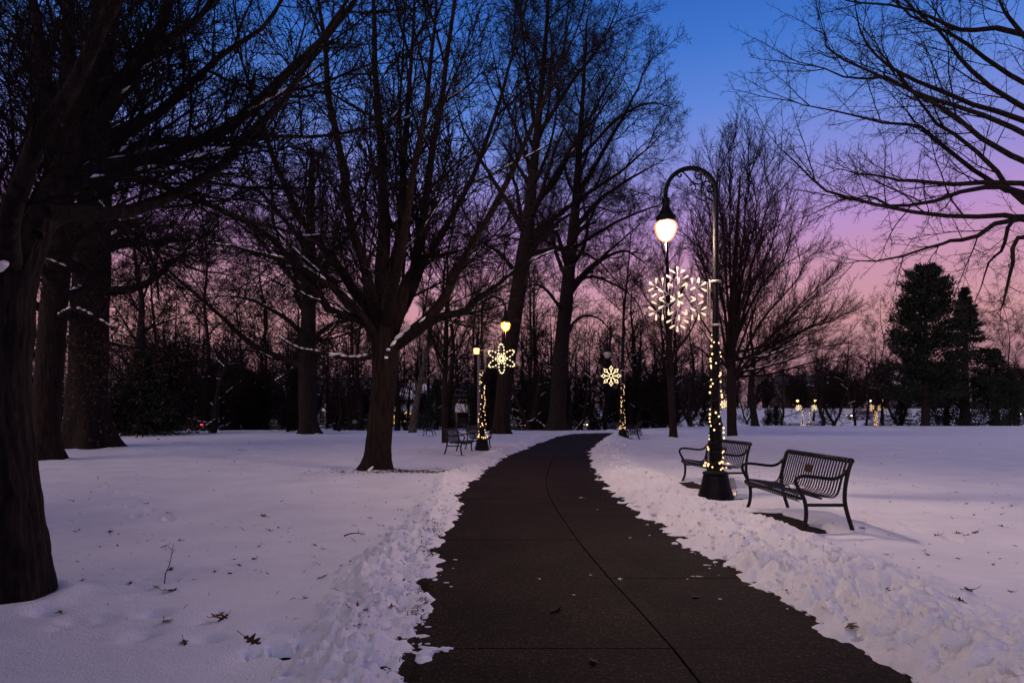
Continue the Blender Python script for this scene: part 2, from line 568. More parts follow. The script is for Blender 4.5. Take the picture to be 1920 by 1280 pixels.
def snow_height(X, Y):
    sl = signed_to(EL, X, Y, 1.0)
    sr = signed_to(ER, X, Y, -1.0)
    leftside = sl > sr
    sd = np.maximum(sl, sr)
    near = np.abs(sd) < 6
    # ragged edge of the cleared path
    jag = 0.07 * fbm(X * 1.1, Y * 1.1, 3, 2) + 0.055 * fbm(X * 4.2, Y * 4.2, 9, 3) + .03 * fbm(X * 19, Y * 19, 12, 2)
    jag = jag + .035 * fbm(X * 11, Y * 11, 14, 2)
    jag = np.where(leftside, jag * 1.05 + 0.0, jag)
    d = sd - jag + .10
    field = 0.065 + 0.018 * fbm(X * .7, Y * .7, 21, 3) + 0.006 * fbm(X * 3.1, Y * 5.3, 22, 3)
    wid = np.where(leftside, 0.75, 1.45) + 0.25 * vnoise(X * .4, Y * .4, 41)
    hi = np.where(leftside, 0.052, 0.085) + np.where(Y > 26, .06, 0)
    prof = sm(0.05, 0.55, d) * (1 - sm(wid * .62, wid * 1.08, d))
    lump = np.abs(vnoise(X * 5.3, Y * 5.3, 51)) * .5 + np.abs(vnoise(X * 11.7, Y * 11.7, 52)) * .42 + np.abs(vnoise(X * 23, Y * 23, 53)) * .28
    lump = 1.0 - lump
    rim = sm(-.04, .10, d) * (1 - sm(.30, .60, d))
    z = -0.05 + 0.036 * sm(-.06, .04, d) + .022 * sm(.0, .14, d) + (field - .008) * sm(.05, .52, d)
    z = z + rim * (.030 * fbm(X * 6.5, Y * 6.5, 63, 2) + .020 * (lump - .5)) + prof * (hi + 0.125 * (lump - .45) + .03 * fbm(X * 1.6, Y * 1.6, 61, 2))
    # footprints and old tracks across the left field
    for (ax, ay, bx, by) in ((-9.5, 9.2, -1.8, 12.0), (-10, 8.2, -1.6, 10.6), (-6, 5.9, -1.2, 6.6)):
        L = math.hypot(bx - ax, by - ay)
        tt = ((X - ax) * (bx - ax) + (Y - ay) * (by - ay)) / (L * L)
        dd = ((X - ax) * (by - ay) - (Y - ay) * (bx - ax)) / L + .05 * vnoise(X * .9, Y * .9, 71)
        z = z + 0.030 * np.exp(-(dd / .06) ** 2) * ((tt > 0) & (tt < 1)) * (0.6 + .7 * vnoise(X * 3, Y * 3, 72))
    for k in range(26):
        fx = -3.3 + 1.9 * k / 26 + (0.13 if k % 2 else -.1); fy = 3.9 + .25 * math.sin(k * 1.9)
        z = z - .045 * np.exp(-(((X - fx) / .09) ** 2 + ((Y - fy) / .055) ** 2) * 1.2) * (k % 3 != 0)
    rp_ = np.random.default_rng(55)
    for (ax, ay, bx, by, nn) in ((4.5, 6.3, 4.9, 13.0, 15), (3.0, 12.8, 2.6, 6.2, 13), (6.0, 5.2, 10.5, 9.5, 12), (-2.0, 17.6, -3.4, 25, 14), (-4.2, 7.4, -7.5, 11.5, 11)):
        L = math.hypot(bx - ax, by - ay); ux, uy = (bx - ax) / L, (by - ay) / L
        for k in range(nn):
            q = (k + .5) / nn
            w = (.11 if k % 2 else -.11) + rp_.normal(0, .03)
            fx = ax + (bx - ax) * q - uy * w; fy = ay + (by - ay) * q + ux * w
            sel = (np.abs(X - fx) < .5) & (np.abs(Y - fy) < .5)
            if not sel.any(): continue
            du = (X - fx) * ux + (Y - fy) * uy; dv = -(X - fx) * uy + (Y - fy) * ux
            e = np.sqrt((du / .15) ** 2 + (dv / .065) ** 2)
            z = z + np.where(sel, -.034 * (1 - sm(.55, 1.05, e)) + .012 * np.exp(-((e - 1.35) / .3) ** 2), 0)
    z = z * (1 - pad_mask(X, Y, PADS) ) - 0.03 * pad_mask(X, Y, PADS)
    ph = pad_mask(X, Y, HOLES, .045, .045)
    z = z * (1 - ph) - 0.02 * ph
    for tx, ty, tr in TRUNKS:
        q = np.hypot(X - tx, Y - ty)
        z = z + .05 * np.exp(-((q - tr * 1.35) / .14) ** 2) * (.7 + .6 * vnoise(X * 4, Y * 4, 81)) - .05 * (q < tr)
    return z, sd, leftside


def make_snow_ground():
    fine = np.linspace(R(-43), R(43), 580)
    coarse = np.linspace(R(43), R(317), 90)[1:-1]
    ang = np.concatenate([fine, coarse])
    r1 = np.geomspace(.25, 2.2, 18, endpoint=False)
    r2 = np.geomspace(2.2, 55, 350, endpoint=False)
    r3 = np.geomspace(55, 180, 45, endpoint=False)
    r4 = np.geomspace(180, 1500, 14)
    rad = np.concatenate([r1, r2, r3, r4])
    A, RR = np.meshgrid(ang, rad)
    X = RR * np.sin(A); Y = RR * np.cos(A)
    base = gz(X, Y)
    z = base.copy()
    zz = np.full(X.shape, .065)
    m = (RR < 62)
    h, sd, ls = snow_height(X[m], Y[m])
    zz[m] = h
    z = z + zz
    nr, na = X.shape
    V = np.stack([X, Y, z], -1).reshape(-1, 3)
    V = np.vstack([V, [[0, 0, .065]]])
    i = np.arange(nr - 1)[:, None]; j = np.arange(na)[None]
    j2 = (j + 1) % na
    q = np.stack([i * na + j, (i + 1) * na + j, (i + 1) * na + j2, i * na + j2], -1).reshape(-1, 4)
    t = np.stack([np.full(na, nr * na), np.arange(na), (np.arange(na) + 1) % na], -1)
    b = MB()
    b.V = [V]; b.Q = [q]; b.T = [t]; b.n = len(V)
    o = b.build('snow_ground', M['snow'])
    # keep the faces looking up
    me = o.data
    if me.polygons[0].normal.z < 0:
        me.flip_normals()
    tag(o, 'snow covering the park lawns', None, None, 'structure')


make_snow_ground()


# paved path: panels between sawn joints
def make_path():
    root = thing('path', 'brown exposed aggregate path curving through the snow', None)
    root['kind'] = 'structure'
    dl = EL[1:] - EL[:-1]
    mid = (EL + ER) / 2
    ln = np.concatenate([[0], np.cumsum(np.linalg.norm(mid[1:] - mid[:-1], axis=1))])
    # station where Y = 3.69 fixes the joints at 1.56 m spacing
    s0 = np.interp(3.69, mid[:, 1], ln)
    st = np.arange(s0 % 1.56 - 1.56, ln[-1], 1.56)
    st = st[st > 0]

    def at(s, t):
        i = np.interp(s, ln, np.arange(len(ln)))
        k = int(min(i, len(ln) - 2)); u = i - k
        l = EL[k] * (1 - u) + EL[k + 1] * u; r = ER[k] * (1 - u) + ER[k + 1] * u
        return l + (r - l) * t
    J, G, TG = .575, .0075, .003
    W = .10
    for a, c in zip(st[:-1], st[1:]):
        for side in (0, 1):
            t0, t1 = ((-W, J - G / 2.5) if side == 0 else (J + G / 2.5, 1 + W))
            n = 3 if a < s0 + 14 else 2
            top, V, Fc = [], [], []
            zt = 0.0 + (0.0015 if (int(a) + side) % 3 == 0 else 0)
            for k in range(n):
                s = a + TG + (c - a - 2 * TG) * k / (n - 1)
                for t in (t0, t1):
                    p = at(s, t)
                    V.append((p[0], p[1], g1(p[0], p[1]) + zt))
            for k in range(n):
                for q in (0, 1):
                    p = V[2 * k + q]
                    V.append((p[0], p[1], p[2] - .05))
            o = 2 * n
            for k in range(n - 1):
                Fc.append((2 * k, 2 * k + 1, 2 * k + 3, 2 * k + 2))
                Fc.append((2 * k + 1, o + 2 * k + 1, o + 2 * k + 3, 2 * k + 3))
                Fc.append((2 * k, 2 * k + 2, o + 2 * k + 2, o + 2 * k))
            Fc.append((0, o, o + 1, 1)); Fc.append((2 * n - 2, 2 * n - 1, o + 2 * n - 1, o + 2 * n - 2))
            MB().multi(V, Fc).build('slab', M['paving'], root, smooth=False)
    # dark bedding seen down in the joints
    V, Fc = [], []
    for i in range(NP_):
        for t in (-.08, 1.08):
            p = EL[i] + (ER[i] - EL[i]) * t
            V.append((p[0], p[1], g1(*p) - .022))
        if i:
            Fc.append((2 * i - 2, 2 * i - 1, 2 * i + 1, 2 * i))
    MB().multi(V, Fc).build('bedding', M['joint'], root, smooth=False)
    # bare soil verges
    for poly, sg in ((EL, -1), (ER, 1)):
        V, Fc = [], []
        for i in range(NP_):
            d = (poly[min(i + 1, NP_ - 1)] - poly[max(i - 1, 0)]); d /= np.linalg.norm(d)
            nrm = np.array([d[1], -d[0]]) * sg
            for k, w in enumerate((.02, .5)):
                p = poly[i] + nrm * w
                V.append((p[0], p[1], g1(*p) + .006))
            if i:
                Fc.append((2 * i - 2, 2 * i - 1, 2 * i + 1, 2 * i))
        o = MB().multi(V, Fc).build('verge', M['soil'], None, smooth=False)
        tag(o, 'strip of bare soil beside the path', None, None, 'structure')


make_path()


def pad_obj(cx, cy_, hx, hy, a, mat, name, label, z=.004):
    n = 28
    V = [(0, 0, 0)]
    for k in range(n):
        t = 2 * PI * k / n
        r = 1 / max(abs(math.cos(t)) ** 4 + abs(math.sin(t)) ** 4, .2) ** .25
        V.append((math.cos(t) * (hx + .12) * r, math.sin(t) * (hy + .12) * r, 0))
    b = MB().add(V, [(0, k + 1, (k + 1) % n + 1) for k in range(n)])
    o = b.build(name, mat, None, False, (cx, cy_, g1(cx, cy_) + z))
    o.rotation_euler = (0, 0, a)
    tag(o, label, None, None, 'structure')


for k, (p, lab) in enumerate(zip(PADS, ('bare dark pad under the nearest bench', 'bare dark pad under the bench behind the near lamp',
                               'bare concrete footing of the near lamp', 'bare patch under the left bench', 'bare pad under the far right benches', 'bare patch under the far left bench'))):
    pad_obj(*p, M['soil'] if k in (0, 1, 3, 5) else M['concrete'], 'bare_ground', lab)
for p in HOLES:
    pad_obj(*p, M['soil'], 'bare_ground', 'torn spot in the snow showing dark soil', z=.002)


# ------------------------------------------------------------------ snow clods thrown up along the path
def make_clods():
    b = MB()
    V0, F0 = ICO1
    r = np.random.default_rng(3)
    N = 5200
    t = r.random(N) ** 1.9
    idx = (6 + t * 190)
    side = r.random(N) < .36
    off = np.abs(r.normal(.35, .28, N)) + .04
    off = np.where(side, off * .75, off * 1.5)
    i0 = idx.astype(int); u = (idx - i0)[:, None]
    pl = np.where(side[:, None], EL[i0] * (1 - u) + EL[i0 + 1] * u, ER[i0] * (1 - u) + ER[i0 + 1] * u)
    dv = np.where(side[:, None], EL[i0 + 1] - EL[i0], ER[i0 + 1] - ER[i0])
    dv /= np.linalg.norm(dv, axis=1, keepdims=True)
    nr = np.stack([dv[:, 1], -dv[:, 0]], -1) * np.where(side, -1, 1)[:, None]
    P = pl + nr * off[:, None]
    h, sd, ls = snow_height(P[:, 0], P[:, 1])
    size = .008 + .034 * r.random(N) ** 3.2
    size *= np.where(r.random(N) < .03, 1.5, 1.0)
    ok = (h > .0)
    for k in np.where(ok)[0]:
        s = size[k] * r.uniform(.7, 1.25, 3)
        v = V0 * (1 + .5 * (r.random((len(V0), 1)) - .5)) * s
        v[:, 2] *= .8
        b.add(v + [P[k, 0], P[k, 1], h[k] + g1(P[k, 0], P[k, 1]) + size[k] * r.uniform(-.25, .25)], F0)
    # crumbs on the paving
    for k in range(70):
        i = r.integers(10, 130); tt = r.uniform(.02, .98) if r.random() < .35 else r.choice([r.uniform(.0, .09), r.uniform(.93, 1.0)])
        p = EL[i] + (ER[i] - EL[i]) * tt
        s = r.uniform(.004, .012)
        b.add(V0 * [s * r.uniform(1, 2.5), s, s * .5] + [p[0], p[1], .003 + s * .3], F0)
    o = b.build('snow_clods', M['snow'])
    tag(o, 'loose clods of snow thrown up along both path edges', None, None, 'stuff')


make_clods()


def snow_lump(px, py, s, label, z=.1, flat=.8, seed=0, name='snow_lump', onpath=False):
    Y = F * (CH - z) / (py - HZ)
    p = PX(px, py, Y)
    r = np.random.default_rng(seed + int(px))
    V, Fc = ICO2
    v = V * (1 + .16 * (r.random((len(V), 1)) - .5)) * np.array(s if hasattr(s, '__len__') else (s, s * .9, s * flat))
    gzv = snow_height(np.array([p.x]), np.array([p.y]))[0][0] + g1(p.x, p.y)
    if onpath: gzv = .002
    o = MB().add(v, Fc).build(name, M['snow'], None, True, (p.x, p.y, gzv + (v[:, 2].max() * .35)))
    tag(o, label, 'snow lump')


snow_lump(1265, 1014, .045, 'lone snow lump at the very edge of the dark path below the near lamp', .03)
snow_lump(1503, 1074, .06, 'biggest pale snow lump on the bank in front of the nearest bench', .13)
snow_lump(1552, 1092, .045, 'snow lump on the bank just right of the biggest lump', .13)
snow_lump(776, 1113, .05, 'rounded snow lump at the left path edge near the dark tufts', .02)
def snow_scrap(px, py, lx, ly, h, label, n=16, rz=0.0, z=.002, at=None):
    """a broken flat scrap of snow: many small flattened crumbs frozen together"""
    Y = F * (CH - z) / (py - HZ); X = (px - CX) * Y / F
    if at: X, Y, z = at
    r = np.random.default_rng(int(px) + 5)
    V, Fc = ICO2
    b = MB()
    for k in range(n):
        u = r.uniform(-1, 1); w = r.normal(0, .45) * (1 - .7 * abs(u))
        q = (1 - .65 * abs(u)) * r.uniform(.5, 1.1)
        v = V * (1 + .45 * (r.random((len(V), 1)) - .5)) * [lx * .30 * q, ly * .55 * q, h * r.uniform(.6, 1.2) * q]
        c, s_ = math.cos(rz), math.sin(rz)
        x, y = u * lx, w * ly
        b.add(v + [x * c - y * s_, x * s_ + y * c, h * .25], Fc)
    o = b.build('snow_scrap', M['snow'], None, True, (X, Y, z))
    tag(o, label, 'snow scrap')


snow_scrap(1090, 934, .10, .05, .012, 'small flat scrap of snow lying alone on the path')
snow_scrap(800, 1219, .17, .05, .022, 'tongue of snow reaching onto the path at lower left', 26, .1)
snow_scrap(905, 893, .38, .09, .016, 'long thin smear of snow beside the left path edge', 30, .1)
snow_scrap(945, 900, .22, .05, .010, 'short smear of snow on the path just right of the long one', 14, .1)
snow_scrap(1305, 1080, .06, .014, .006, 'short white streak of snow on the right half of the path', 9)
snow_scrap(1163, 1085, .02, .05, .008, 'bit of snow caught in the long joint of the path', 9)
snow_scrap(770, 1165, .10, .05, .024, 'crumbling scrap of snow at the left path edge by the soil', 18, -.3)


# ================================================================== TREES
def grow(start, dirs, lens, rads, K, gnarl, trop, r, endk=.35):
    N = len(start)
    P = np.empty((N, K + 1, 3)); P[:, 0] = start
    d = dirs.copy()
    st = (lens / K)[:, None]
    tv = np.asarray(trop, float) if hasattr(trop, '__len__') else np.array([0, 0, trop])
    for k in range(K):
        d = d + r.normal(0, gnarl, (N, 3)) + tv
        d /= np.linalg.norm(d, axis=1, keepdims=True)
        P[:, k + 1] = P[:, k] + d * st
    t = np.linspace(0, 1, K + 1)[None]
    Rr = rads[:, None] * (1 - (1 - endk) * t)
    return P, Rr


def spawn(P, Rr, lens, n, r, t0=.2, t1=1.0, ang=45, asd=12, lr=.5, rr=.55, minr=.003, fall=.45, maxr=9.0):
    N, K1, _ = P.shape
    K = K1 - 1
    t = (t0 + (t1 - t0) * ((np.arange(n)[None] + r.random((N, n))) / n))
    f = t * K
    i = np.minimum(f.astype(int), K - 1); u = (f - i)
    b = np.arange(N)[:, None]
    p = P[b, i] * (1 - u)[..., None] + P[b, i + 1] * u[..., None]
    tan = P[b, i + 1] - P[b, i]
    tan /= np.linalg.norm(tan, axis=2, keepdims=True) + 1e-9
    rad = Rr[b, i] * (1 - u) + Rr[b, i + 1] * u
    az = (np.arange(n)[None] * 2.39996 + r.random((N, 1)) * 6.28 + r.normal(0, .5, (N, n)))
    a = np.radians(r.normal(ang, asd, (N, n)))
    ref = np.where(np.abs(tan[..., 2:3]) < .9, np.array([0, 0, 1.0]), np.array([1.0, 0, 0]))
    e1 = np.cross(ref, tan); e1 /= np.linalg.norm(e1, axis=2, keepdims=True) + 1e-9
    e2 = np.cross(tan, e1)
    d = tan * np.cos(a)[..., None] + (e1 * np.cos(az)[..., None] + e2 * np.sin(az)[..., None]) * np.sin(a)[..., None]
    L = lens[:, None] * lr * (1 - fall * t) * r.uniform(.65, 1.25, (N, n))
    q = np.clip(rad * rr * r.uniform(.75, 1.05, (N, n)), minr, maxr)
    return p.reshape(-1, 3), d.reshape(-1, 3), L.ravel(), q.ravel()


def twig_levels(b, P, Rr, lens, levels, r):
    """levels: dicts of spawn/grow parameters; every level springs from the one before (all limbs at once)"""
    first = True
    snowsrc = [(P, Rr)]
    for lv in levels:
        s, d, L, q = spawn(P, Rr, lens, lv['n'], r, lv.get('t0', .15), lv.get('t1', 1.0), lv.get('ang', 45), lv.get('asd', 12),
                           lv.get('lr', .5), lv.get('rr', .55), lv.get('minr', .003), lv.get('fall', .45), lv.get('maxr', 9))
        if 'keep' in lv:
            m = r.random(len(s)) < lv['keep']
            s, d, L, q = s[m], d[m], L[m], q[m]
        P, Rr = grow(s, d, L, q, lv.get('K', 4), lv.get('gnarl', .12), lv.get('trop', .05), r, lv.get('endk', .4))
        lens = L
        b.tubes(P, Rr, lv.get('S', 3))
        snowsrc.append((P, Rr))
    return snowsrc


def resample(pts, rads, K):
    A = np.column_stack([np.asarray(pts, float), np.asarray(rads, float)])
    out = catmull(A, K)
    return out[:, :3], np.maximum(out[:, 3], .002)


def trunk_mesh(pts, rads, mat, parent, K=36, S=26, flare=.55, seed=0, ridge=.05, name='trunk', lobes=5):
    P, Rr = resample(pts, rads, K)
    r = np.random.default_rng(seed)
    V, Fq = tube_arrays(P[None], Rr[None], S)
    V = V.reshape(K, S, 3)
    z0 = P[0, 2]
    th = np.arange(S)[None] * 2 * PI / S
    zz = (P[:, 2] - z0)[:, None]
    rb = Rr[0]
    k = 1 + ridge * vnoise(th * 3.2 + seed, zz * 1.4 + seed, seed) + ridge * .8 * vnoise(th * 7.5, zz * .9, seed + 1)
    k = k + flare * np.exp(-np.maximum(zz, 0) / (rb * .75)) * (.55 + .55 * np.cos(lobes * th + seed) + .25 * np.cos(3 * th + 2 * seed))
    if S >= 60:   # deep vertical ridges of old bark
        k = k + .075 * (.32 - np.abs(vnoise(th * S / 9.0 + 1.3 * vnoise(th * 2, zz * 3, seed + 5), zz * 3.2, seed + 2))) + .03 * vnoise(th * S / 5.0, zz * 9, seed + 3)
    V = P[:, None] + (V - P[:, None]) * k[..., None]
    b = MB().add(V.reshape(-1, 3), Fq)
    return b.build(name, mat, parent)


def snow_on(b, src, r, frac=.3, minr=.02, minY=0, slope=.66, lift=.62, wid=.8, cap=.055):
    for lev, (P, Rr) in enumerate(src):
        N, K1, _ = P.shape
        if K1 < 3: continue
        T = P[:, 1:] - P[:, :-1]
        T /= np.linalg.norm(T, axis=2, keepdims=True) + 1e-9
        okseg = (np.abs(T[..., 2]) < slope) & (Rr[:, :-1] > minr)
        okb = r.random(N) < (min(.75, frac * 2.2) if lev == 0 else frac)
        sel = np.argwhere(okseg & okb[:, None] & (r.random(okseg.shape) < .75))
        if not len(sel): continue
        a = P[sel[:, 0], sel[:, 1]]; c = P[sel[:, 0], sel[:, 1] + 1]
        ra = Rr[sel[:, 0], sel[:, 1]]; rc = Rr[sel[:, 0], sel[:, 1] + 1]
        tt = np.array([.02, .25, .5, .75, .98])
        q = a[:, None] * (1 - tt)[None, :, None] + c[:, None] * tt[None, :, None]
        rr_ = ra[:, None] * (1 - tt)[None] + rc[:, None] * tt[None]
        bulge = np.array([.12, .9, 1.1, .85, .12])[None] * r.uniform(.75, 1.2, rr_.shape)
        up = rr_ * lift + .010
        q[..., 2] += up
        b.tubes(q, np.minimum(rr_ * wid + .006, cap) * bulge, 5)


def hero(name, label, trunk, limbs, levels, seed, mat='bark', twig='twig', auto=0, autoargs=None, group=None, cat='tree', snow=.3,
         Yb=None, flare=.55, limbS=9, minsnow=.02, trunkS=26, ridge=.05, trunkK=36, autolast=None):
    """trunk: [(px,py,Y,r)], limbs: list of ([(px,py,Y)..], r0, r1)"""
    r = np.random.default_rng(seed)
    pts = [PX(a, c, Y) for a, c, Y, _ in trunk]
    base = Vector((pts[0].x, pts[0].y, g1(pts[0].x, pts[0].y)))
    pts[0] = Vector((pts[0].x, pts[0].y, base.z - .05))
    root = thing(name, label, cat, base, 0, group)
    loc = lambda p: np.array([(q.x - base.x, q.y - base.y, q.z - base.z) for q in p])
    tp = loc(pts); tr = [t[3] for t in trunk]
    trunk_mesh(tp, tr, M[mat], root, K=trunkK, seed=seed, flare=flare, S=trunkS, ridge=ridge)
    KL = 15
    LP, LR_, LL = [], [], []
    for L in limbs:
        lp = loc([PX(*q) for q in L[0]])
        P, q = resample(lp, np.linspace(L[1], L[2], len(lp)), KL)
        jt = r.normal(0, .008, P[1:].shape); jt[1:] = .5 * (jt[1:] + jt[:-1])
        P[1:] += jt * np.linspace(.3, 1, KL - 1)[:, None] * np.linalg.norm(P[-1] - P[0])
        LP.append(P); LR_.append(q); LL.append(np.sum(np.linalg.norm(P[1:] - P[:-1], axis=1)))
    if auto:
        Pt, Rt = resample(tp, tr, KL)
        aa = dict(t0=.4, t1=1.0, ang=50, asd=12, lr=.5, rr=.5, gnarl=.1, trop=.08, fall=.5)
        aa.update(autoargs or {})
        tl = np.array([np.sum(np.linalg.norm(Pt[1:] - Pt[:-1], axis=1))])
        s, d, Ln, q = spawn(Pt[None], Rt[None], tl, auto, r, aa['t0'], aa['t1'], aa['ang'], aa['asd'], aa['lr'], aa['rr'], .01, aa['fall'])
        P, q2 = grow(s, d, Ln, q, KL - 1, aa['gnarl'], aa['trop'], r, .12)
        for k in range(len(P)):
            LP.append(P[k]); LR_.append(q2[k]); LL.append(Ln[k])
    for P, q in zip(LP, LR_):
        MB().tube(P, q, limbS, cap=False).build('limb', M[mat], root)
    SP, SQ = add_sprays(root, LP, LR_, LL, levels, r, twig)
    src = [(np.array(LP), np.array(LR_)), (SP, SQ)]
    if snow:
        sb = MB()
        snow_on(sb, src, r, snow, minsnow, cap=.020 if minsnow < .01 else .055)
        if sb.V:
            so = sb.build('branch_snow', M['snow'], root)
            so['kind'] = 'stuff'
    return root, base, src


SPRAYS = {}
STY = dict(linden=dict(g=.055, ang=40, asd=11, up=.05, n=(11, 6, 4), l=(.46, .46, .5), r=1.0),
           oak=dict(g=.13, ang=48, asd=15, up=.025, n=(11, 7, 4), l=(.46, .48, .5), r=1.05),
           fan=dict(g=.035, ang=30, asd=9, up=.05, n=(12, 6, 3), l=(.44, .46, .5), r=1.0),
           open=dict(g=.10, ang=46, asd=14, up=.035, n=(9, 4, 2), l=(.48, .45, .5), r=.85))


def spray_data(style, k, twig):
    """one of four branch patterns of a kind, unit length, growing along +Z with +Y as its upper side"""
    key = (style, k, twig)
    if key not in SPRAYS:
        S = STY[style]
        r = np.random.default_rng(900 + 17 * k + len(style) * 31)
        up = (0, S['up'], 0)
        P, Q = grow(np.zeros((1, 3)), np.array([[0, 0, 1.0]]), np.ones(1), np.array([.0105 * S['r']]), 8, S['g'], (0, S['up'] * .6, 0), r, .3)
        stem = (P[0].copy(), Q[0].copy())
        b = MB(); b.tubes(P, Q, 5)
        L = np.ones(1)
        mins = (.0046, .0030, .0022); K = (5, 3, 2); SS = (4, 3, 3)
        for q in range(3):
            s_, d_, L, rd = spawn(P, Q, L, S['n'][q], r, .1 if q == 0 else .12, 1.0, S['ang'], S['asd'], S['l'][q], .62, mins[q] * S['r'], .4, .009)
            P, Q = grow(s_, d_, L, rd, K[q], S['g'] * 1.15, up, r, .45)
            b.tubes(P, Q, SS[q])
        o = b.build('branch', M[twig])
        me = o.data
        bpy.data.objects.remove(o)
        SPRAYS[key] = (me, stem)
    return SPRAYS[key]


def add_sprays(root, LP, LR_, LL, sp, r, twig):
    """hang branches on the limbs; returns their stems for the snow"""
    s_, d_, Ln, q = spawn(np.array(LP), np.array(LR_), np.array(LL), sp['n'], r, sp.get('t0', .12), 1.0, sp.get('ang', 42), sp.get('asd', 12), sp.get('lr', .34), .6, .004, sp.get('fall', .45))
    Ln = np.clip(Ln, sp.get('lmin', .5), sp.get('lmax', 9))
    # one more branch carries each limb on beyond its tip
    tips = np.array([P[-1] for P in LP]); td = np.array([P[-1] - P[-3] for P in LP]); td /= np.linalg.norm(td, axis=1, keepdims=True)
    s_ = np.vstack([s_, tips]); d_ = np.vstack([d_, td]); Ln = np.concatenate([Ln, np.clip(np.array(LL) * sp.get('lr', .34) * .55, sp.get('lmin', .5), 9)])
    d_[:, 2] += sp.get('up', .15)
    d_ /= np.linalg.norm(d_, axis=1, keepdims=True)
    SP, SQ = [], []
    for i in range(len(s_)):
        me, stem = spray_data(sp['style'], int(r.integers(0, 4)), twig)
        z = d_[i]
        y = np.array([0, 0, 1.0]) + r.normal(0, .25, 3); y = y - z * (y @ z); y /= np.linalg.norm(y)
        x = np.cross(y, z)
        m = np.column_stack([x, y, z]) * Ln[i]
        o = link('branch', me, root)
        mt = Matrix(((m[0, 0], m[0, 1], m[0, 2], s_[i][0]), (m[1, 0], m[1, 1], m[1, 2], s_[i][1]), (m[2, 0], m[2, 1], m[2, 2], s_[i][2]), (0, 0, 0, 1)))
        o.matrix_local = mt
        SP.append(stem[0] @ m.T + s_[i]); SQ.append(stem[1] * Ln[i])
    return np.array(SP), np.array(SQ)


# --- the main tree beside the path (14 m)
Y5 = 14.0
t5 = [(704, 892, Y5, .325), (707, 862, Y5, .292), (714, 780, Y5, .268), (722, 700, Y5, .275), (722, 645, Y5, .30), (722, 600, Y5, .25), (720, 540, Y5, .17), (719, 470, Y5, .12)]
l5 = [([(702, 640, Y5), (692, 585, Y5 - .1), (665, 545, Y5 - .3), (628, 491, Y5 - .6), (567, 400, Y5 - 1), (500, 265, Y5 - 1.4), (445, 90, Y5 - 1.8)], .17, .02),
      ([(718, 625, Y5), (717, 530, Y5), (718, 440, Y5 + .1), (719, 380, Y5 + .1), (712, 250, Y5 + .3), (700, 80, Y5 + .4), (690, -80, Y5 + .5)], .20, .03),
      ([(735, 620, Y5), (758, 545, Y5 + .2), (779, 491, Y5 + .3), (792, 424, Y5 + .5), (820, 250, Y5 + .8), (842, 60, Y5 + 1), (850, -100, Y5 + 1.2)], .17, .025),
      ([(738, 650, Y5), (792, 605, Y5 - .2), (823, 572, Y5 - .4), (846, 530, Y5 - .6), (880, 470, Y5 - .7), (960, 330, Y5 - 1), (1020, 190, Y5 - 1.2), (1075, 70, Y5 - 1.4)], .15, .018),
      ([(738, 652, Y5 + .1), (815, 598, Y5 + .6), (870, 582, Y5 + 1), (903, 551, Y5 + 1.3), (975, 505, Y5 + 1.6), (1040, 470, Y5 + 2)], .13, .015),
      ([(702, 668, Y5), (661, 673, Y5 + .3), (600, 661, Y5 + .6), (567, 655, Y5 + .8), (520, 630, Y5 + 1)], .065, .012),
      ([(706, 640, Y5), (681, 602, Y5 - .3), (621, 582, Y5 - .9), (584, 531, Y5 - 1.3), (500, 440, Y5 - 1.8), (400, 385, Y5 - 2.2), (330, 330, Y5 - 2.4)], .13, .015),
      ([(715, 625, Y5 - .05), (695, 541, Y5 - .4), (678, 491, Y5 - .6), (650, 380, Y5 - 1), (622, 230, Y5 - 1.5), (600, 60, Y5 - 2), (590, -60, Y5 - 2.2)], .15, .02),
      ([(730, 620, Y5 + .1), (765, 560, Y5 + .5), (796, 491, Y5 + 1), (816, 454, Y5 + 1.2), (900, 300, Y5 + 1.9), (950, 150, Y5 + 2.4), (985, 0, Y5 + 2.8)], .14, .02),
      ([(712, 640, Y5 + .1), (670, 590, Y5 + .8), (610, 520, Y5 + 1.6), (540, 420, Y5 + 2.4), (470, 340, Y5 + 3), (420, 260, Y5 + 3.4)], .13, .015),
      ([(722, 620, Y5), (740, 500, Y5 + 1.3), (755, 380, Y5 + 2.2), (765, 220, Y5 + 3), (770, 60, Y5 + 3.6), (775, -60, Y5 + 4)], .14, .02),
      ([(722, 620, Y5), (745, 520, Y5 - 1.2), (770, 380, Y5 - 2.2), (800, 200, Y5 - 3), (820, 0, Y5 - 3.5)], .13, .02),
      ([(716, 640, Y5), (650, 560, Y5 - 1), (560, 500, Y5 - 1.8), (470, 470, Y5 - 2.4), (400, 460, Y5 - 2.6)], .09, .012)]
h5 = hero('shade_tree', 'thick bare shade tree left of the path with trunk forking low', t5, l5, dict(style='linden', n=15, lr=.40, ang=44, t0=.12, fall=.40, up=.10), 11, mat='barkred', twig='twig', snow=.30, minsnow=.012, flare=.6, limbS=10, trunkK=110, trunkS=90)

def fork_snow(root, base, spots):
    V, Fc = ICO2
    r = np.random.default_rng(6)
    for px, py, Y, sx, sz, sl in spots:
        p = PX(px, py, Y)
        v = V * (1 + .2 * (r.random((len(V), 1)) - .5)) * [sx, sx * .8, sz]
        v[:, 2] += v[:, 0] * sl
        MB().add(v + [p.x - base.x, p.y - base.y, p.z - base.z], Fc).build('fork_snow', M['snow'], root)


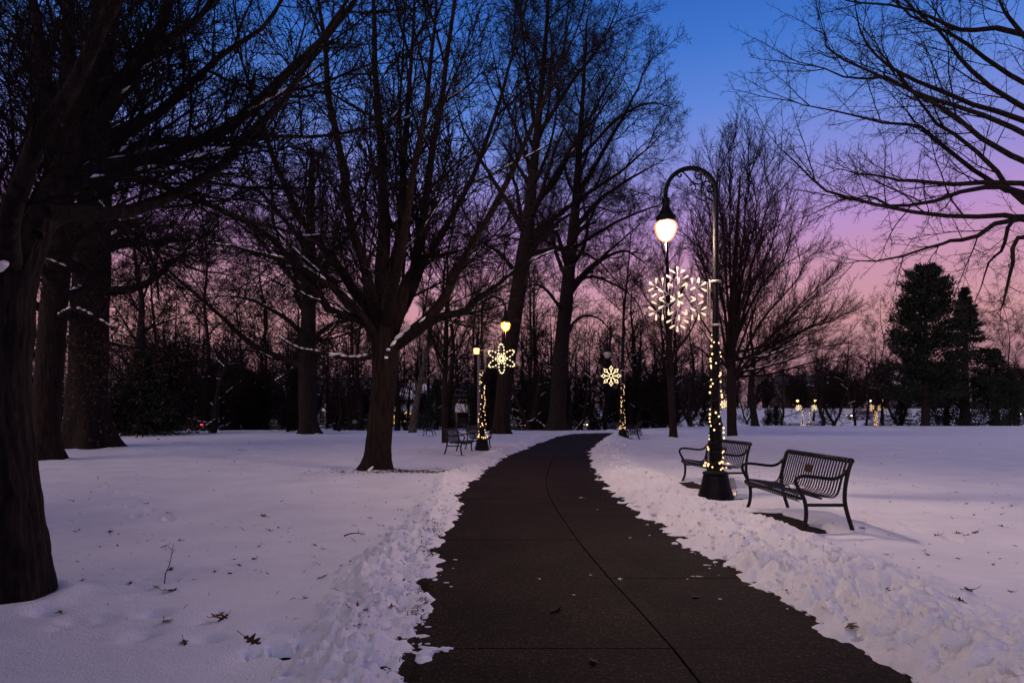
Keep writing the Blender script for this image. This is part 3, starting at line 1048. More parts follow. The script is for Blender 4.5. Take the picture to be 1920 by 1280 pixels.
fork_snow(*h5[:2], [(748, 630, Y5 - .22, .11, .05, .6), (738, 643, Y5 - .25, .07, .05, .8), (762, 618, Y5 - .22, .10, .04, .7), (795, 598, Y5 - .32, .12, .035, .6), (728, 655, Y5 - .30, .05, .03, 0),
                    (724, 670, Y5 - .30, .045, .03, 0), (690, 600, Y5 - .16, .05, .06, -1), (690, 884, Y5 - .36, .12, .05, .9), (703, 889, Y5 - .42, .10, .04, .2), (664, 668, Y5 + .3, .14, .03, .0), (630, 664, Y5 + .4, .16, .03, .2)])

# --- the foreground tree at the left edge (4.4 m)
Y1 = 4.42
t1 = [(24, 1150, Y1, .262), (18, 1060, Y1, .240), (2, 900, Y1, .215), (-10, 740, Y1, .205), (-4, 600, Y1, .205), (12, 530, Y1, .17), (45, 464, Y1 + .05, .128), (78, 400, Y1 + .12, .105)]
l1 = [([(15, 560, Y1), (60, 445, Y1 + .1), (108, 335, Y1 + .2), (150, 200, Y1 + .4), (188, 60, Y1 + .5), (210, -90, Y1 + .6)], .105, .04),
      ([(58, 450, Y1 + .1), (141, 335, Y1 + .3), (302, 286, Y1 + .9), (437, 232, Y1 + 1.4), (554, 124, Y1 + 1.8), (640, 34, Y1 + 2), (720, -70, Y1 + 2.2)], .075, .02),
      ([(90, 400, Y1 + .1), (235, 396, Y1 + .5), (370, 343, Y1 + .9), (470, 255, Y1 + 1.2), (571, 134, Y1 + 1.5), (650, 0, Y1 + 1.7)], .06, .015),
      ([(5, 580, Y1), (-40, 430, Y1), (-60, 250, Y1), (-40, -60, Y1)], .10, .04),
      ([(108, 335, Y1 + .2), (92, 200, Y1 + .5), (72, 80, Y1 + .8), (60, -80, Y1 + 1)], .07, .03),
      ([(108, 335, Y1 + .2), (220, 180, Y1 + .6), (300, 60, Y1 + .9), (350, -80, Y1 + 1.1)], .075, .03),
      ([(130, 345, Y1 + .3), (270, 336, Y1 + 1.2), (436, 403, Y1 + 2.2), (560, 440, Y1 + 3), (680, 500, Y1 + 3.6)], .04, .008),
      ([(141, 335, Y1 + .3), (260, 270, Y1 + .9), (400, 262, Y1 + 1.6), (520, 258, Y1 + 2.2), (640, 250, Y1 + 2.7), (740, 235, Y1 + 3)], .04, .008),
      ([(150, 200, Y1 + .4), (260, 120, Y1 + 1), (380, 20, Y1 + 1.6), (460, -60, Y1 + 2)], .05, .015),
      ([(70, 440, Y1), (160, 400, Y1 + .9), (260, 440, Y1 + 1.8), (350, 500, Y1 + 2.6), (420, 520, Y1 + 3.2)], .035, .008),
      ([(20, 540, Y1), (40, 380, Y1 + 1.2), (60, 230, Y1 + 2), (110, 40, Y1 + 2.6)], .08, .03),
      ([(100, 350, Y1 + .2), (190, 300, Y1 + 1), (330, 180, Y1 + 1.8), (470, 60, Y1 + 2.6), (560, -40, Y1 + 3.2)], .055, .015),
      ([(15, 520, Y1), (30, 360, Y1 - .5), (140, 150, Y1 - .6), (240, -60, Y1 - .6)], .07, .03)]
h1 = hero('foreground_tree', 'big dark tree cut off by the left edge with limbs reaching over the lawn', t1, l1, dict(style='linden', n=17, lr=.40, ang=40, t0=.08, fall=.45, lmin=.35, up=.1), 21, snow=.16, flare=.10, limbS=10, minsnow=.008, ridge=.05, trunkK=150, trunkS=110)

fork_snow(*h1[:2], [(0, 500, Y1 - .2, .055, .03, .6)])

# --- two old trunks behind it
Y2 = 16.9
t2 = [(84, 869, Y2, .42), (85, 800, Y2, .34), (92, 700, Y2, .33), (103, 560, Y2, .31), (115, 440, Y2, .29), (122, 250, Y2, .22), (128, 60, Y2, .15), (130, -100, Y2, .1)]
SPB = dict(style='oak', n=14, lr=.42, ang=50, t0=.1, fall=.4, up=.0)
hero('reddish_trunk_tree', 'tall reddish trunk standing just right of the foreground tree', t2,
     [([(100, 600, Y2), (140, 580, Y2 - .5), (190, 600, Y2 - 1), (240, 640, Y2 - 1.5)], .07, .015)], SPB, 31, mat='barkred', auto=14,
     autoargs=dict(t0=.42, lr=.36, ang=58, rr=.42, gnarl=.12, trop=.05), snow=.22)
Y3 = 22.8
t3 = [(163, 843, Y3, .80), (164, 800, Y3, .70), (165, 700, Y3, .64), (170, 560, Y3, .60), (176, 430, Y3, .55), (182, 250, Y3, .42), (186, 60, Y3, .3), (190, -150, Y3, .18)]
r3, b3, s3 = hero('old_oak', 'very thick old trunk with flared roots behind the left lawn', t3,
     [([(190, 430, Y3), (240, 420, Y3 - 1), (256, 424, Y3 - 1.2), (286, 494, Y3 - 1.8), (300, 560, Y3 - 2.2)], .16, .03),
      ([(190, 640, Y3), (240, 650, Y3 + 1), (300, 660, Y3 + 2)], .09, .015)], SPB, 41, mat='bark', auto=18,
     autoargs=dict(t0=.36, lr=.36, ang=64, rr=.40, gnarl=.14, trop=.03), snow=.22, flare=.75)

# --- gnarled tree with the snow-lined low limb (37 m)
Y4 = 36.6
t4 = [(580, 817, Y4, .62), (578, 790, Y4, .52), (576, 700, Y4, .50), (578, 600, Y4, .43), (580, 500, Y4, .36), (582, 400, Y4, .25), (586, 280, Y4, .12)]
l4 = [([(572, 690, Y4), (545, 676, Y4), (505, 662, Y4 - .3), (465, 640, Y4 - .6), (420, 597, Y4 - 1), (356, 543, Y4 - 1.6), (310, 500, Y4 - 2), (280, 440, Y4 - 2.2)], .24, .03),
      ([(570, 685, Y4), (548, 692, Y4), (530, 706, Y4), (514, 716, Y4 - .2), (524, 726, Y4 - .2)], .12, .03),
      ([(580, 650, Y4), (610, 615, Y4), (660, 600, Y4 + 1), (720, 610, Y4 + 2)], .16, .03),
      ([(577, 640, Y4), (540, 600, Y4), (490, 570, Y4), (440, 555, Y4), (380, 560, Y4)], .17, .02),
      ([(580, 560, Y4), (530, 500, Y4), (480, 440, Y4), (440, 380, Y4)], .18, .02),
      ([(582, 540, Y4), (620, 480, Y4), (670, 420, Y4), (700, 340, Y4)], .18, .02)]
SPO = dict(style='oak', n=13, lr=.36, ang=50, t0=.12, fall=.4, up=.05)
hero('gnarled_oak', 'gnarled oak far across the left lawn with one crooked snow lined limb', t4, l4, dict(SPO, n=16, lr=.40), 51, auto=16,
     autoargs=dict(t0=.5, lr=.35, ang=55, gnarl=.16), snow=.40, minsnow=.02)

# --- the two very tall trees past the left lamp
SPT = dict(style='oak', n=13, lr=.38, ang=46, t0=.12, fall=.4, up=.15, lmin=1.2)
Y6 = 36.3
t6 = [(938, 817, Y6, .56), (940, 790, Y6, .48), (949, 700, Y6, .46), (963, 600, Y6, .46), (979, 500, Y6, .45), (990, 420, Y6, .38), (1000, 320, Y6, .27), (1012, 200, Y6, .18), (1024, 60, Y6, .11), (1030, -60, Y6, .07)]
l6 = [([(990, 480, Y6), (1020, 470, Y6), (1060, 465, Y6 - .3), (1110, 480, Y6 - .6), (1150, 520, Y6 - 1)], .17, .03),
      ([(985, 470, Y6), (1050, 400, Y6), (1120, 350, Y6), (1190, 300, Y6), (1240, 250, Y6)], .2, .02),
      ([(995, 400, Y6), (1060, 300, Y6), (1120, 200, Y6), (1170, 110, Y6)], .2, .02),
      ([(985, 440, Y6), (940, 360, Y6), (890, 280, Y6), (850, 180, Y6)], .2, .02), ([(1000, 330, Y6), (970, 250, Y6), (940, 170, Y6), (915, 60, Y6)], .14, .02), ([(1010, 250, Y6), (1075, 150, Y6 - 1), (1135, 70, Y6 - 2), (1165, -20, Y6 - 2)], .13, .02), ([(980, 500, Y6), (1030, 430, Y6 - 2), (1100, 390, Y6 - 3), (1160, 400, Y6 - 4)], .14, .02), ([(1008, 250, Y6), (990, 150, Y6), (980, 60, Y6), (975, -40, Y6)], .12, .02),
      ([(975, 520, Y6), (930, 470, Y6 + .5), (870, 440, Y6 + 1), (820, 430, Y6 + 1)], .15, .02)]
hero('tall_leaning_tree', 'tall leaning tree right behind the left lamp, trunk lit brown on one side', t6, l6, SPT, 61, mat='barkred', auto=20,
     autoargs=dict(t0=.5, lr=.34, ang=46, rr=.48, gnarl=.11, trop=.09), snow=.25, minsnow=.02)
Y7 = 46.0
t7 = [(1045, 806, Y7, .78), (1046, 780, Y7, .62), (1050, 680, Y7, .54), (1060, 580, Y7, .50), (1068, 500, Y7, .44), (1078, 400, Y7, .34), (1086, 280, Y7, .23), (1094, 160, Y7, .14), (1100, 40, Y7, .07)]
l7 = [([(1055, 640, Y7), (1080, 600, Y7), (1110, 592, Y7), (1138, 612, Y7), (1160, 650, Y7)], .13, .02),
      ([(1062, 560, Y7), (1110, 500, Y7), (1170, 470, Y7), (1215, 500, Y7)], .22, .03),
      ([(1075, 430, Y7), (1130, 370, Y7), (1190, 330, Y7), (1245, 300, Y7)], .22, .02),
      ([(1085, 300, Y7), (1150, 230, Y7 - 1), (1210, 195, Y7 - 2), (1255, 200, Y7 - 3)], .15, .02), ([(1070, 470, Y7), (1140, 425, Y7 - 1), (1205, 395, Y7 - 3), (1250, 380, Y7 - 4)], .16, .02), ([(1064, 530, Y7), (1120, 520, Y7 + 2), (1185, 555, Y7 + 2), (1215, 610, Y7 + 3)], .14, .02), ([(1060, 590, Y7), (1020, 540, Y7 - 2), (985, 540, Y7 - 3), (955, 580, Y7 - 4)], .13, .02), ([(1080, 370, Y7), (1140, 270, Y7), (1190, 180, Y7), (1215, 110, Y7)], .2, .02)]
hero('tall_dark_tree', 'tall dark tree behind the bend of the path, straighter than its leaning neighbour', t7, l7, SPT, 71, auto=22,
     autoargs=dict(t0=.42, lr=.36, ang=50, rr=.46, gnarl=.12, trop=.07), snow=.25, minsnow=.02)

# --- the fan shaped tree behind the near lamp
Y9 = 32.4
SPF = dict(style='fan', n=15, lr=.33, ang=34, t0=.22, fall=.35, up=.15, lmin=.6)
t9 = [(1373, 823, Y9, .26), (1372, 790, Y9, .235), (1371, 720, Y9, .23), (1372, 660, Y9, .2), (1375, 560, Y9, .15), (1382, 430, Y9, .09), (1388, 330, Y9, .04)]
ends9 = [(1300, 430, 0), (1322, 350, 1), (1345, 310, -1), (1365, 300, 2), (1408, 295, 0), (1430, 315, 2), (1452, 345, -2), (1476, 385, 0), (1500, 425, 2), (1528, 468, -1),
         (1556, 520, 0), (1578, 580, 1), (1592, 640, 0), (1290, 560, 1), (1282, 640, -1), (1560, 600, 2), (1540, 640, -2), (1590, 590, -1), (1500, 590, 3), (1530, 550, -3), (1575, 670, 1), (1310, 610, 2), (1440, 520, -4), (1400, 470, 4), (1340, 500, -4)]
l9 = []
for k, (ex, ey, dy) in enumerate(ends9):
    sy = 720 - 7 * (k % 9)
    mx, my = 1372 + (ex - 1372) * .32, sy + (ey - sy) * .42 + (12 if ey > 500 else 0)
    l9.append(([(1371, sy, Y9), (mx, my, Y9 + dy * .4), (1372 + (ex - 1372) * .7, sy + (ey - sy) * .72, Y9 + dy * .75), (ex, ey, Y9 + dy)], .09, .012))
hero('fan_shaped_tree', 'bare fan shaped tree standing directly behind the near lamp and benches', t9, l9, SPF, 81, mat='barkred', twig='twigred', snow=.12, flare=.3, limbS=6)

# --- middle distance trees that fill the gaps
def mid_tree(name, label, px, Y, py_top, r0, seed, auto=18, sp=None, mat='bark', twig='twig', lean=0, t0=.25, ang=48, lr=.4):
    by = HZ + F * (CH - g1((px - CX) * Y / F, Y)) / Y
    n = 6
    q = random.Random(seed)
    lean = lean or q.uniform(-30, 30)
    tr = [(px + lean * k / n + (q.uniform(-6, 6) if k else 0), by + (py_top - by) * k / n, Y, r0 * .72 * (1 - .92 * (k / n) ** .8)) for k in range(n + 1)]
    hero(name, label, tr, [], sp or dict(SPO, n=9, lr=.42), seed, mat=mat, twig=twig, auto=auto,
         autoargs=dict(t0=t0, lr=lr, ang=ang, gnarl=.12, trop=.05, rr=.5), snow=.25, minsnow=.02, limbS=6, flare=.3, trunkS=16)


mid_tree('background_oak', 'bare wide crowned oak between the thick old trunk and the gnarled oak', 395, 58, 330, .38, 411, 18)
mid_tree('background_oak', 'bare oak in the gap just left of the gnarled oak', 500, 66, 380, .36, 412, 18)
mid_tree('background_oak', 'bare oak rising above the pale two storey house', 655, 72, 400, .34, 413, 16)
mid_tree('background_oak', 'bare oak just right of the thick old trunk above the dark evergreen', 290, 64, 420, .36, 414, 18)
mid_tree('background_oak', 'bare oak whose twigs fill the gap above the unlit lamp', 1165, 66, 370, .36, 415, 20)
mid_tree('background_oak', 'bare oak between the two tall trunks behind the path', 1000, 70, 380, .34, 416, 18)
mid_tree('background_oak', 'bare oak behind the lit flower and the young tree', 880, 74, 430, .32, 417, 18)
mid_tree('dark_crowned_tree', 'dark low crowned tree with thick trunk on the crest right of the near lamp', 1417, 57, 545, .48, 418, 18, t0=.3, ang=58, lr=.55)
mid_tree('background_oak', 'bare twiggy tree against the pink sky left of the round topped conifer', 1650, 92, 560, .26, 419, 18, twig='twigred')
mid_tree('background_oak', 'bare tree in the gap behind the pointed spruce and the lower spruce', 1910, 96, 560, .26, 420, 16, twig='twigred')
mid_tree('background_oak', 'bare tree above the paired far lamps', 1525, 110, 625, .26, 421, 16, twig='twigred')


# --- slim tree right of the path
Y8 = 31.0
t8 = [(1263, 826, Y8, .21), (1262, 800, Y8, .19), (1258, 720, Y8, .17), (1254, 640, Y8, .15), (1252, 540, Y8, .10), (1250, 440, Y8, .05)]
hero('slim_park_tree', 'slim bare tree standing on the snow between path bend and near lamp', t8, [], SPF, 91, mat='barkred', twig='twigred', auto=18,
     autoargs=dict(t0=.42, lr=.36, ang=38, rr=.5, gnarl=.06, trop=.06), snow=.15, flare=.35, limbS=6)
# --- young tree behind the left benches
Y14 = 27.5
t14 = [(834, 834, Y14, .15), (834, 800, Y14, .135), (834, 720, Y14, .125), (836, 650, Y14, .11), (838, 560, Y14, .07), (840, 470, Y14, .03)]
hero('young_park_tree', 'young tree with straight brown trunk right behind the left benches', t14, [], SPF, 92, mat='barkred', twig='twig', auto=20,
     autoargs=dict(t0=.42, lr=.42, ang=52, rr=.5, gnarl=.05, trop=.05), snow=.2, flare=.2, limbS=6)
Y15 = 40.5
t15 = [(773, 811, Y15, .27), (778, 770, Y15, .22), (786, 730, Y15, .18), (794, 690, Y15, .15), (806, 630, Y15, .12), (815, 560, Y15, .05)]
hero('pale_barked_tree', 'leaning tree with pale mottled bark beside the far left bench', t15,
     [([(786, 728, Y15), (772, 700, Y15), (762, 690, Y15)], .09, .02), ([(788, 722, Y15), (806, 705, Y15), (822, 696, Y15), (840, 690, Y15)], .1, .03),
      ([(790, 710, Y15), (786, 670, Y15), (780, 620, Y15)], .09, .02)], SPO, 93, mat='barkpale', auto=5,
     autoargs=dict(t0=.5, lr=.4, ang=45, gnarl=.12), snow=.2, flare=.1, limbS=6)

# --- branches of a tree that stands outside the right edge (11 m)
YR = 11.0
tR = [(2330, 920, YR, .34), (2325, 760, YR, .3), (2310, 560, YR, .28), (2300, 400, YR, .24), (2290, 200, YR, .2), (2280, -100, YR, .12)]
KR = [[(1920, 230), (1830, 199), (1713, 152), (1647, 105), (1612, 58), (1596, 0)], [(1920, 203), (1823, 133), (1776, 74), (1706, 0), (1650, -70)],
      [(1920, 381), (1870, 324), (1791, 254), (1725, 203), (1659, 109), (1640, 60)], [(1920, 367), (1881, 351), (1752, 254), (1706, 230), (1635, 219), (1553, 207), (1463, 172)],
      [(1920, 346), (1791, 344), (1713, 344), (1674, 336), (1612, 328), (1560, 318)], [(1920, 406), (1823, 404), (1713, 394), (1596, 375), (1538, 351), (1479, 301), (1446, 258)],
      [(1920, 363), (1850, 355), (1752, 379), (1674, 383), (1627, 371), (1560, 372)], [(1920, 406), (1830, 441), (1784, 457), (1745, 469), (1643, 490), (1585, 494)],
      [(1920, 400), (1880, 461), (1854, 496), (1830, 560)], [(1920, 68), (1830, 57), (1776, 49), (1713, 27), (1612, 0), (1570, -20)],
      [(1920, 156), (1791, 70), (1700, 30), (1640, -40)], [(1920, 300), (1800, 215), (1690, 150), (1600, 150), (1500, 120)], [(1920, 440), (1900, 500), (1885, 560), (1870, 590)],
      [(1920, 60), (1880, 10), (1850, -60)], [(1920, 250), (1780, 195), (1690, 160), (1560, 95), (1540, 60)]]
rr_ = random.Random(5)
lR = []
for k, c in enumerate(KR):
    dy = rr_.uniform(-1.3, 1.3)
    sy = 620 - .35 * (600 - c[0][1]) * 1.2
    pts = [(2305, sy, YR), (2110, (sy + c[0][1]) / 2 - 10, YR + dy * .3)] + [(a, q, YR + dy * (.5 + .5 * i / len(c))) for i, (a, q) in enumerate(c)]
    lR.append((pts, .064, .006))
SPR = dict(style='open', n=10, lr=.20, ang=40, t0=.36, fall=.35, up=.1, lmin=.5)
hero('overhanging_tree', 'tree outside the right edge whose bare branches reach in over the sky', tR, lR, SPR, 101, snow=0)


# ------------------------------------------------------------------ background trees: a few patterns, copied
def bg_tree(name, label, H, r0, cb, spread, seed, levels, mat='bark', twig='twig', nl=14, ang=48, group=None, stems=1, snow=.2, gn=.1, trop=.05):
    r = np.random.default_rng(seed)
    root = thing(name, label, 'tree', (0, 0, -50), 0, group)
    LP, LR_, LL = [], [], []
    stemb = None
    for s in range(stems):
        a = r.random() * 6.28
        tilt = 0 if stems == 1 else r.uniform(.15, .4)
        pts = [(0.12 * s * math.cos(a), .12 * s * math.sin(a), -.08)]
        for q in (.08, .2, .4, .6, .8, 1):
            pts.append((math.cos(a) * tilt * q * H + r.normal(0, .01) * H, math.sin(a) * tilt * q * H + r.normal(0, .01) * H, q * H))
        rad = [r0 * 1.15, r0, r0 * .92, r0 * .75, r0 * .5, r0 * .25, r0 * .06]
        if stems > 2:
            stemb = stemb or MB()
            stemb.tube(*resample(pts, rad, 10), S=5, cap=False)
        else:
            trunk_mesh(pts, rad, M[mat], root, K=18, S=12, flare=.3, seed=seed + s, ridge=.04)
        Pt, Rt = resample(pts, rad, 12)
        tl = np.array([H])
        st, d, Ln, q = spawn(Pt[None], Rt[None], tl, nl, r, cb, .98, ang, 11, spread, .5, .02, .6)
        P, q2 = grow(st, d, Ln, q, 9, gn, trop, r, .15)
        LP.append(P); LR_.append(q2); LL.append(Ln)
    LP = np.concatenate(LP); LR_ = np.concatenate(LR_); LL = np.concatenate(LL)
    b = MB()
    b.tubes(LP, LR_, 4)
    if stemb:
        b.add(np.concatenate(stemb.V), np.concatenate(stemb.Q))
    src = twig_levels(b, LP, LR_, LL, levels, r)
    c = b.build('crown', M[twig], root); c['kind'] = 'stuff'
    if snow:
        sb = MB(); snow_on(sb, src[:2], r, snow, .03, wid=.8)
        if sb.V:
            o = sb.build('branch_snow', M['snow'], root); o['kind'] = 'stuff'
    return root


LVG = [dict(n=8, t0=.15, ang=45, asd=13, lr=.42, rr=.5, K=5, gnarl=.13, trop=.04, S=3, minr=.026),
       dict(n=7, t0=.15, ang=46, asd=14, lr=.46, rr=.6, K=3, gnarl=.14, trop=.04, S=3, minr=.019),
       dict(n=4, t0=.2, ang=44, asd=15, lr=.5, rr=.7, K=2, gnarl=.14, trop=.04, S=3, minr=.014)]
LVS = [dict(n=8, t0=.1, ang=42, asd=14, lr=.5, rr=.6, K=4, gnarl=.14, trop=.02, S=3, minr=.014),
       dict(n=7, t0=.15, ang=45, asd=15, lr=.5, rr=.7, K=2, gnarl=.14, trop=.02, S=3, minr=.010)]
protoA = bg_tree('background_tree', 'x', 16, .34, .22, .42, 201, LVG, nl=16)
protoB = bg_tree('background_tree', 'x', 20, .42, .25, .36, 202, LVG, nl=18, ang=42, gn=.12)
protoC = bg_tree('background_tree', 'x', 8, .13, .22, .42, 203, LVG, nl=14, ang=40, twig='twigred')
protoD = bg_tree('background_tree', 'x', 11, .24, .10, .45, 204, LVG, nl=13, stems=2, ang=62, snow=.45, trop=.0)
bush = bg_tree('bare_shrub', 'x', 2.0, .03, .05, .6, 205, LVS, nl=11, stems=6, ang=38, snow=0)
bush['category'] = 'shrub'


def place(proto, px, Y, label, scale=1.0, rz=None, group=None, zoff=0, used=set()):
    X = (px - CX) * Y / F
    loc = (X, Y, g1(X, Y) + zoff)
    rz = (px * 1.7) % 6.28 if rz is None else rz
    if proto.name not in used:
        used.add(proto.name)
        o = proto
        o.location = loc; o.rotation_euler = (0, 0, rz)
        o.scale = (scale,) * 3 if np.isscalar(scale) else scale
        o['label'] = label
    else:
        o = copy_tree(proto, loc, rz, label, scale)
    if group: o['group'] = group
    return o


BG_ = 'bare trees in the dark band beyond the park'
SHB = 'bare shrubs along the far side of the lawn'
for (pr, px, Y, sc, lab) in [
    (protoA, 30, 30, .95, 'dark bare tree mostly hidden behind the foreground trunk'),
    (protoB, 258, 52, .95, 'bare tree in the dark thicket just right of the thick old trunk'),
    (protoD, 398, 37.5, .62, 'low forked tree with spreading snow lined limbs on the left lawn'),
    (protoA, 450, 62, .8, 'dark bare tree between the low forked tree and the gnarled oak'),
    (protoC, 636, 44.0, .72, 'small slim tree in front of the white house'),
    (protoC, 656, 58, 1.05, 'thin dark tree close beside the small slim tree by the white house'),
    (protoA, 330, 75, 1.0, 'bare tree behind the car with lit red tail lights at far left'),
    (protoB, 540, 85, .8, 'bare tree rising behind the gnarled oak'),
    (protoD, 990, 52, .75, 'low tree with snow lined limbs spreading between the two tall trunks'),
    (protoD, 1085, 66, .85, 'low tree with snow lined limbs behind the tall dark trunk'),
    (protoA, 1200, 75, .85, 'bare tree behind the unlit lamp at the path bend'),
    (protoC, 1467, 70, 1.0, 'slim dark tree on the crest left of the paired far lamps'),
    (protoA, 1541, 68, .6, 'dark tree just right of the paired far lamps'),
    (protoD, 1562, 69, .66, 'forked dark tree second from the paired far lamps'),
    (protoC, 1602, 75, 1.1, 'slim tree in front of the passing grey car'),
    (protoC, 1625, 70, 1.0, 'slim tree right beside the white far lamp'),
    (protoC, 1656, 73, 1.0, 'slim tree right of the orange far lamp'),
    (protoD, 1684, 84, .8, 'low forked tree left of the big round topped conifer'),
    (protoA, 1640, 120, .95, 'pale twiggy tree showing against the pink sky left of the conifers'),
    (protoB, 1590, 140, .85, 'bare tree far behind the passing grey car'),
    (protoB, 1905, 105, .62, 'bare tree at the right edge beyond the dark conifers'),
    (protoC, 1295, 62, 1.0, 'slim trunk on the snow just left of the near lamp'),
]:
    place(pr, px, Y, lab, sc)
def region(px):
    return ('left of the gnarled oak' if px < 580 else 'around the two houses' if px < 880 else 'behind the bend of the path' if px < 1240 else 'behind the near lamp and benches' if px < 1460 else 'on the rise beyond the right lawn')


# the rest of the band: nothing singles these out
rb = random.Random(12)
for k in range(64):
    px = -60 + 31 * k + rb.uniform(-14, 14)
    Y = rb.uniform(148, 175) if 1400 < px < 1960 else rb.uniform(88, 140)
    sc = rb.uniform(.50, .8) if px > 1380 else rb.uniform(.7, 1.05)
    place([protoA, protoB, protoD][k % 3], px, Y, 'dark tree in the band beyond the road, ' + region(px), sc, None, 'dark bare trees in the far band beyond the road')
for k in range(58):
    px = 215 + 19.5 * k + rb.uniform(-14, 14)
    Y = rb.uniform(62, 98)
    place([protoA, protoD, protoB][k % 3], px, Y, 'bare tree in the dim belt, ' + region(px), rb.uniform(.62, .95), None, 'bare trees in the belt before the houses')
SP_ = [(905, 47, .8), (930, 52, .9), (700, 70, 1), (540, 40, .8), (560, 42, .9), (548, 45, 1.0), (480, 55, 1.1), (840, 60, 1.0), (1010, 58, 1.1), (1050, 70, 1.2), (1110, 62, 1.0),
       (1240, 66, 1.1), (1330, 72, 1.1), (440, 48, 1.0), (322, 40, .8), (240, 36, 1.1), (290, 37, 1.0), (320, 43, 1.2), (1440, 74, 1.0), (1890, 80, 1.1), (210, 33, .9)]
for px, Y, q in SP_:
    place(bush, px, Y, 'bare twiggy shrub along the far side of the lawn', (q, q, q * 1.05), None, SHB)
tall = []
for k in range(20):      # tall thicket left of the houses
    tall.append((rb.uniform(190, 590), rb.uniform(44, 72), rb.uniform(1.3, 3.2)))
for k in range(12):
    tall.append((rb.uniform(600, 860), rb.uniform(82, 100), rb.uniform(1.6, 2.6)))
for k in range(22):
    tall.append((rb.uniform(860, 1280), rb.uniform(64, 96), rb.uniform(1.9, 3.3)))
for k in range(30):
    tall.append((rb.uniform(1280, 1960), rb.uniform(140, 147), rb.uniform(2.6, 4.6)))
for px, Y, q in tall:
    if any(abs(px - c_) < 26 for c_ in (372, 520, 680, 966, 1128)) and Y < 80:
        px += 48
    place(bush, px, Y, 'tall bare shrub in the dark thicket ' + region(px), (q * .8, q * .8, q), None, 'tall bare shrubs in the dark thicket')


def far_wood():
    """the wood that closes the view behind the houses: one mass of bare trees"""
    r = np.random.default_rng(77)
    b = MB()
    for k in range(130):
        px = -160 + 2250 * k / 129 + r.uniform(-12, 12)
        Y = r.uniform(172, 235)
        X = (px - CX) * Y / F
        z0 = g1(X, Y) - .1
        hh = np.interp(px, [-160, 200, 600, 900, 1150, 1250, 1450, 1700, 1900, 2100], [24, 25, 27, 29, 29, 24, 17, 14, 14, 15]) * r.uniform(.78, 1.12) * Y / 195
        st = np.array([[X, Y, z0]])
        P, Q = grow(st, np.array([[0, 0, 1.0]]), np.array([hh * .9]), np.array([.34]), 5, .04, .02, r, .2)
        b.tubes(P, Q, 4)
        L = np.array([hh * .9])
        a, d, L, q = spawn(P, Q, L, 17, r, .14, 1.0, 46, 12, .48, .4, .09, .6)
        P, Q = grow(a, d, L, q, 4, .12, .06, r, .4); b.tubes(P, Q, 3)
        a, d, L, q = spawn(P, Q, L, 7, r, .1, 1.0, 44, 14, .48, .6, .055, .4)
        P, Q = grow(a, d, L, q, 2, .14, .05, r, .5); b.tubes(P, Q, 3)
        a, d, L, q = spawn(P, Q, L, 3, r, .15, 1.0, 44, 14, .6, .7, .042, .4)
        P, Q = grow(a, d, L, q, 1, .14, .05, r, .5); b.tubes(P, Q, 3)
    o = b.build('far_wood', M['twig'])
    tag(o, 'wood of bare trees closing the view behind the houses', None, None, 'stuff')


far_wood()


# ------------------------------------------------------------------ conifers
def conifer(name, label, px, Y, H, W, seed, style='spire', mat='needle', n=20000, zoff=0, cb=.05):
    r = np.random.default_rng(seed)
    X = (px - CX) * Y / F
    root = thing(name, label, 'conifer', (X, Y, g1(X, Y) + zoff))
    trunk_mesh([(0, 0, -.1), (0, 0, H * .2), (.05, 0, H * .6), (0, 0, H * .97)], [W * .055, W * .045, W * .025, .03], M['bark'], root, K=16, S=10, flare=.3, seed=seed)
    nb = 150
    t = np.sort(r.random(nb) ** .85) * (1 - cb) + cb
    if style == 'round':
        prof = np.sqrt(np.clip(1 - ((t - .30) / .71) ** 2, 0.02, 1)) * (.72 + .28 * (t > .15))
    else:
        prof = np.clip(1.02 - t, 0, 1) ** 1.0
    az = np.arange(nb) * 2.4 + r.normal(0, .3, nb)
    L = prof * W * .5 * r.uniform(.72, 1.15, nb)
    up = -.15 + .5 * t if style == 'spire' else .1 + .7 * t
    d = np.stack([np.cos(az), np.sin(az), up], -1)
    d /= np.linalg.norm(d, axis=1, keepdims=True)
    P, Rr = grow(np.stack([0 * t, 0 * t, t * H * .97], -1), d, L, np.full(nb, .04), 6, .05, .02 if style != 'spire' else -.02, r, .2)
    b = MB(); b.tubes(P, Rr, 3)
    # needle sprays: little drooping triangles spread along and round each branch
    k = r.integers(0, nb, n); f = np.sqrt(r.random(n)) * 5.999
    i = f.astype(int); u = (f - i)[:, None]
    c = P[k, i] * (1 - u) + P[k, i + 1] * u
    wd = (.06 + .55 * L[k] * .28)[:, None]
    c = c + r.normal(0, 1, (n, 3)) * wd * np.array([.6, .6, .38])
    dr = d[k] + r.normal(0, .55, (n, 3)); dr[:, 2] -= .1 if style == 'spire' else -.25
    dr /= np.linalg.norm(dr, axis=1, keepdims=True)
    sd = np.cross(dr, r.normal(0, 1, (n, 3))); sd /= np.linalg.norm(sd, axis=1, keepdims=True)
    s = r.uniform(.16, .42, (n, 1)) * (H / 16) ** .5
    V = np.stack([c - sd * s * .22, c + sd * s * .22, c + dr * s], 1).reshape(-1, 3)
    b.add(V, np.arange(3 * n).reshape(-1, 3))
    o = b.build('crown', M[mat], root, smooth=False); o['kind'] = 'stuff'
    return root


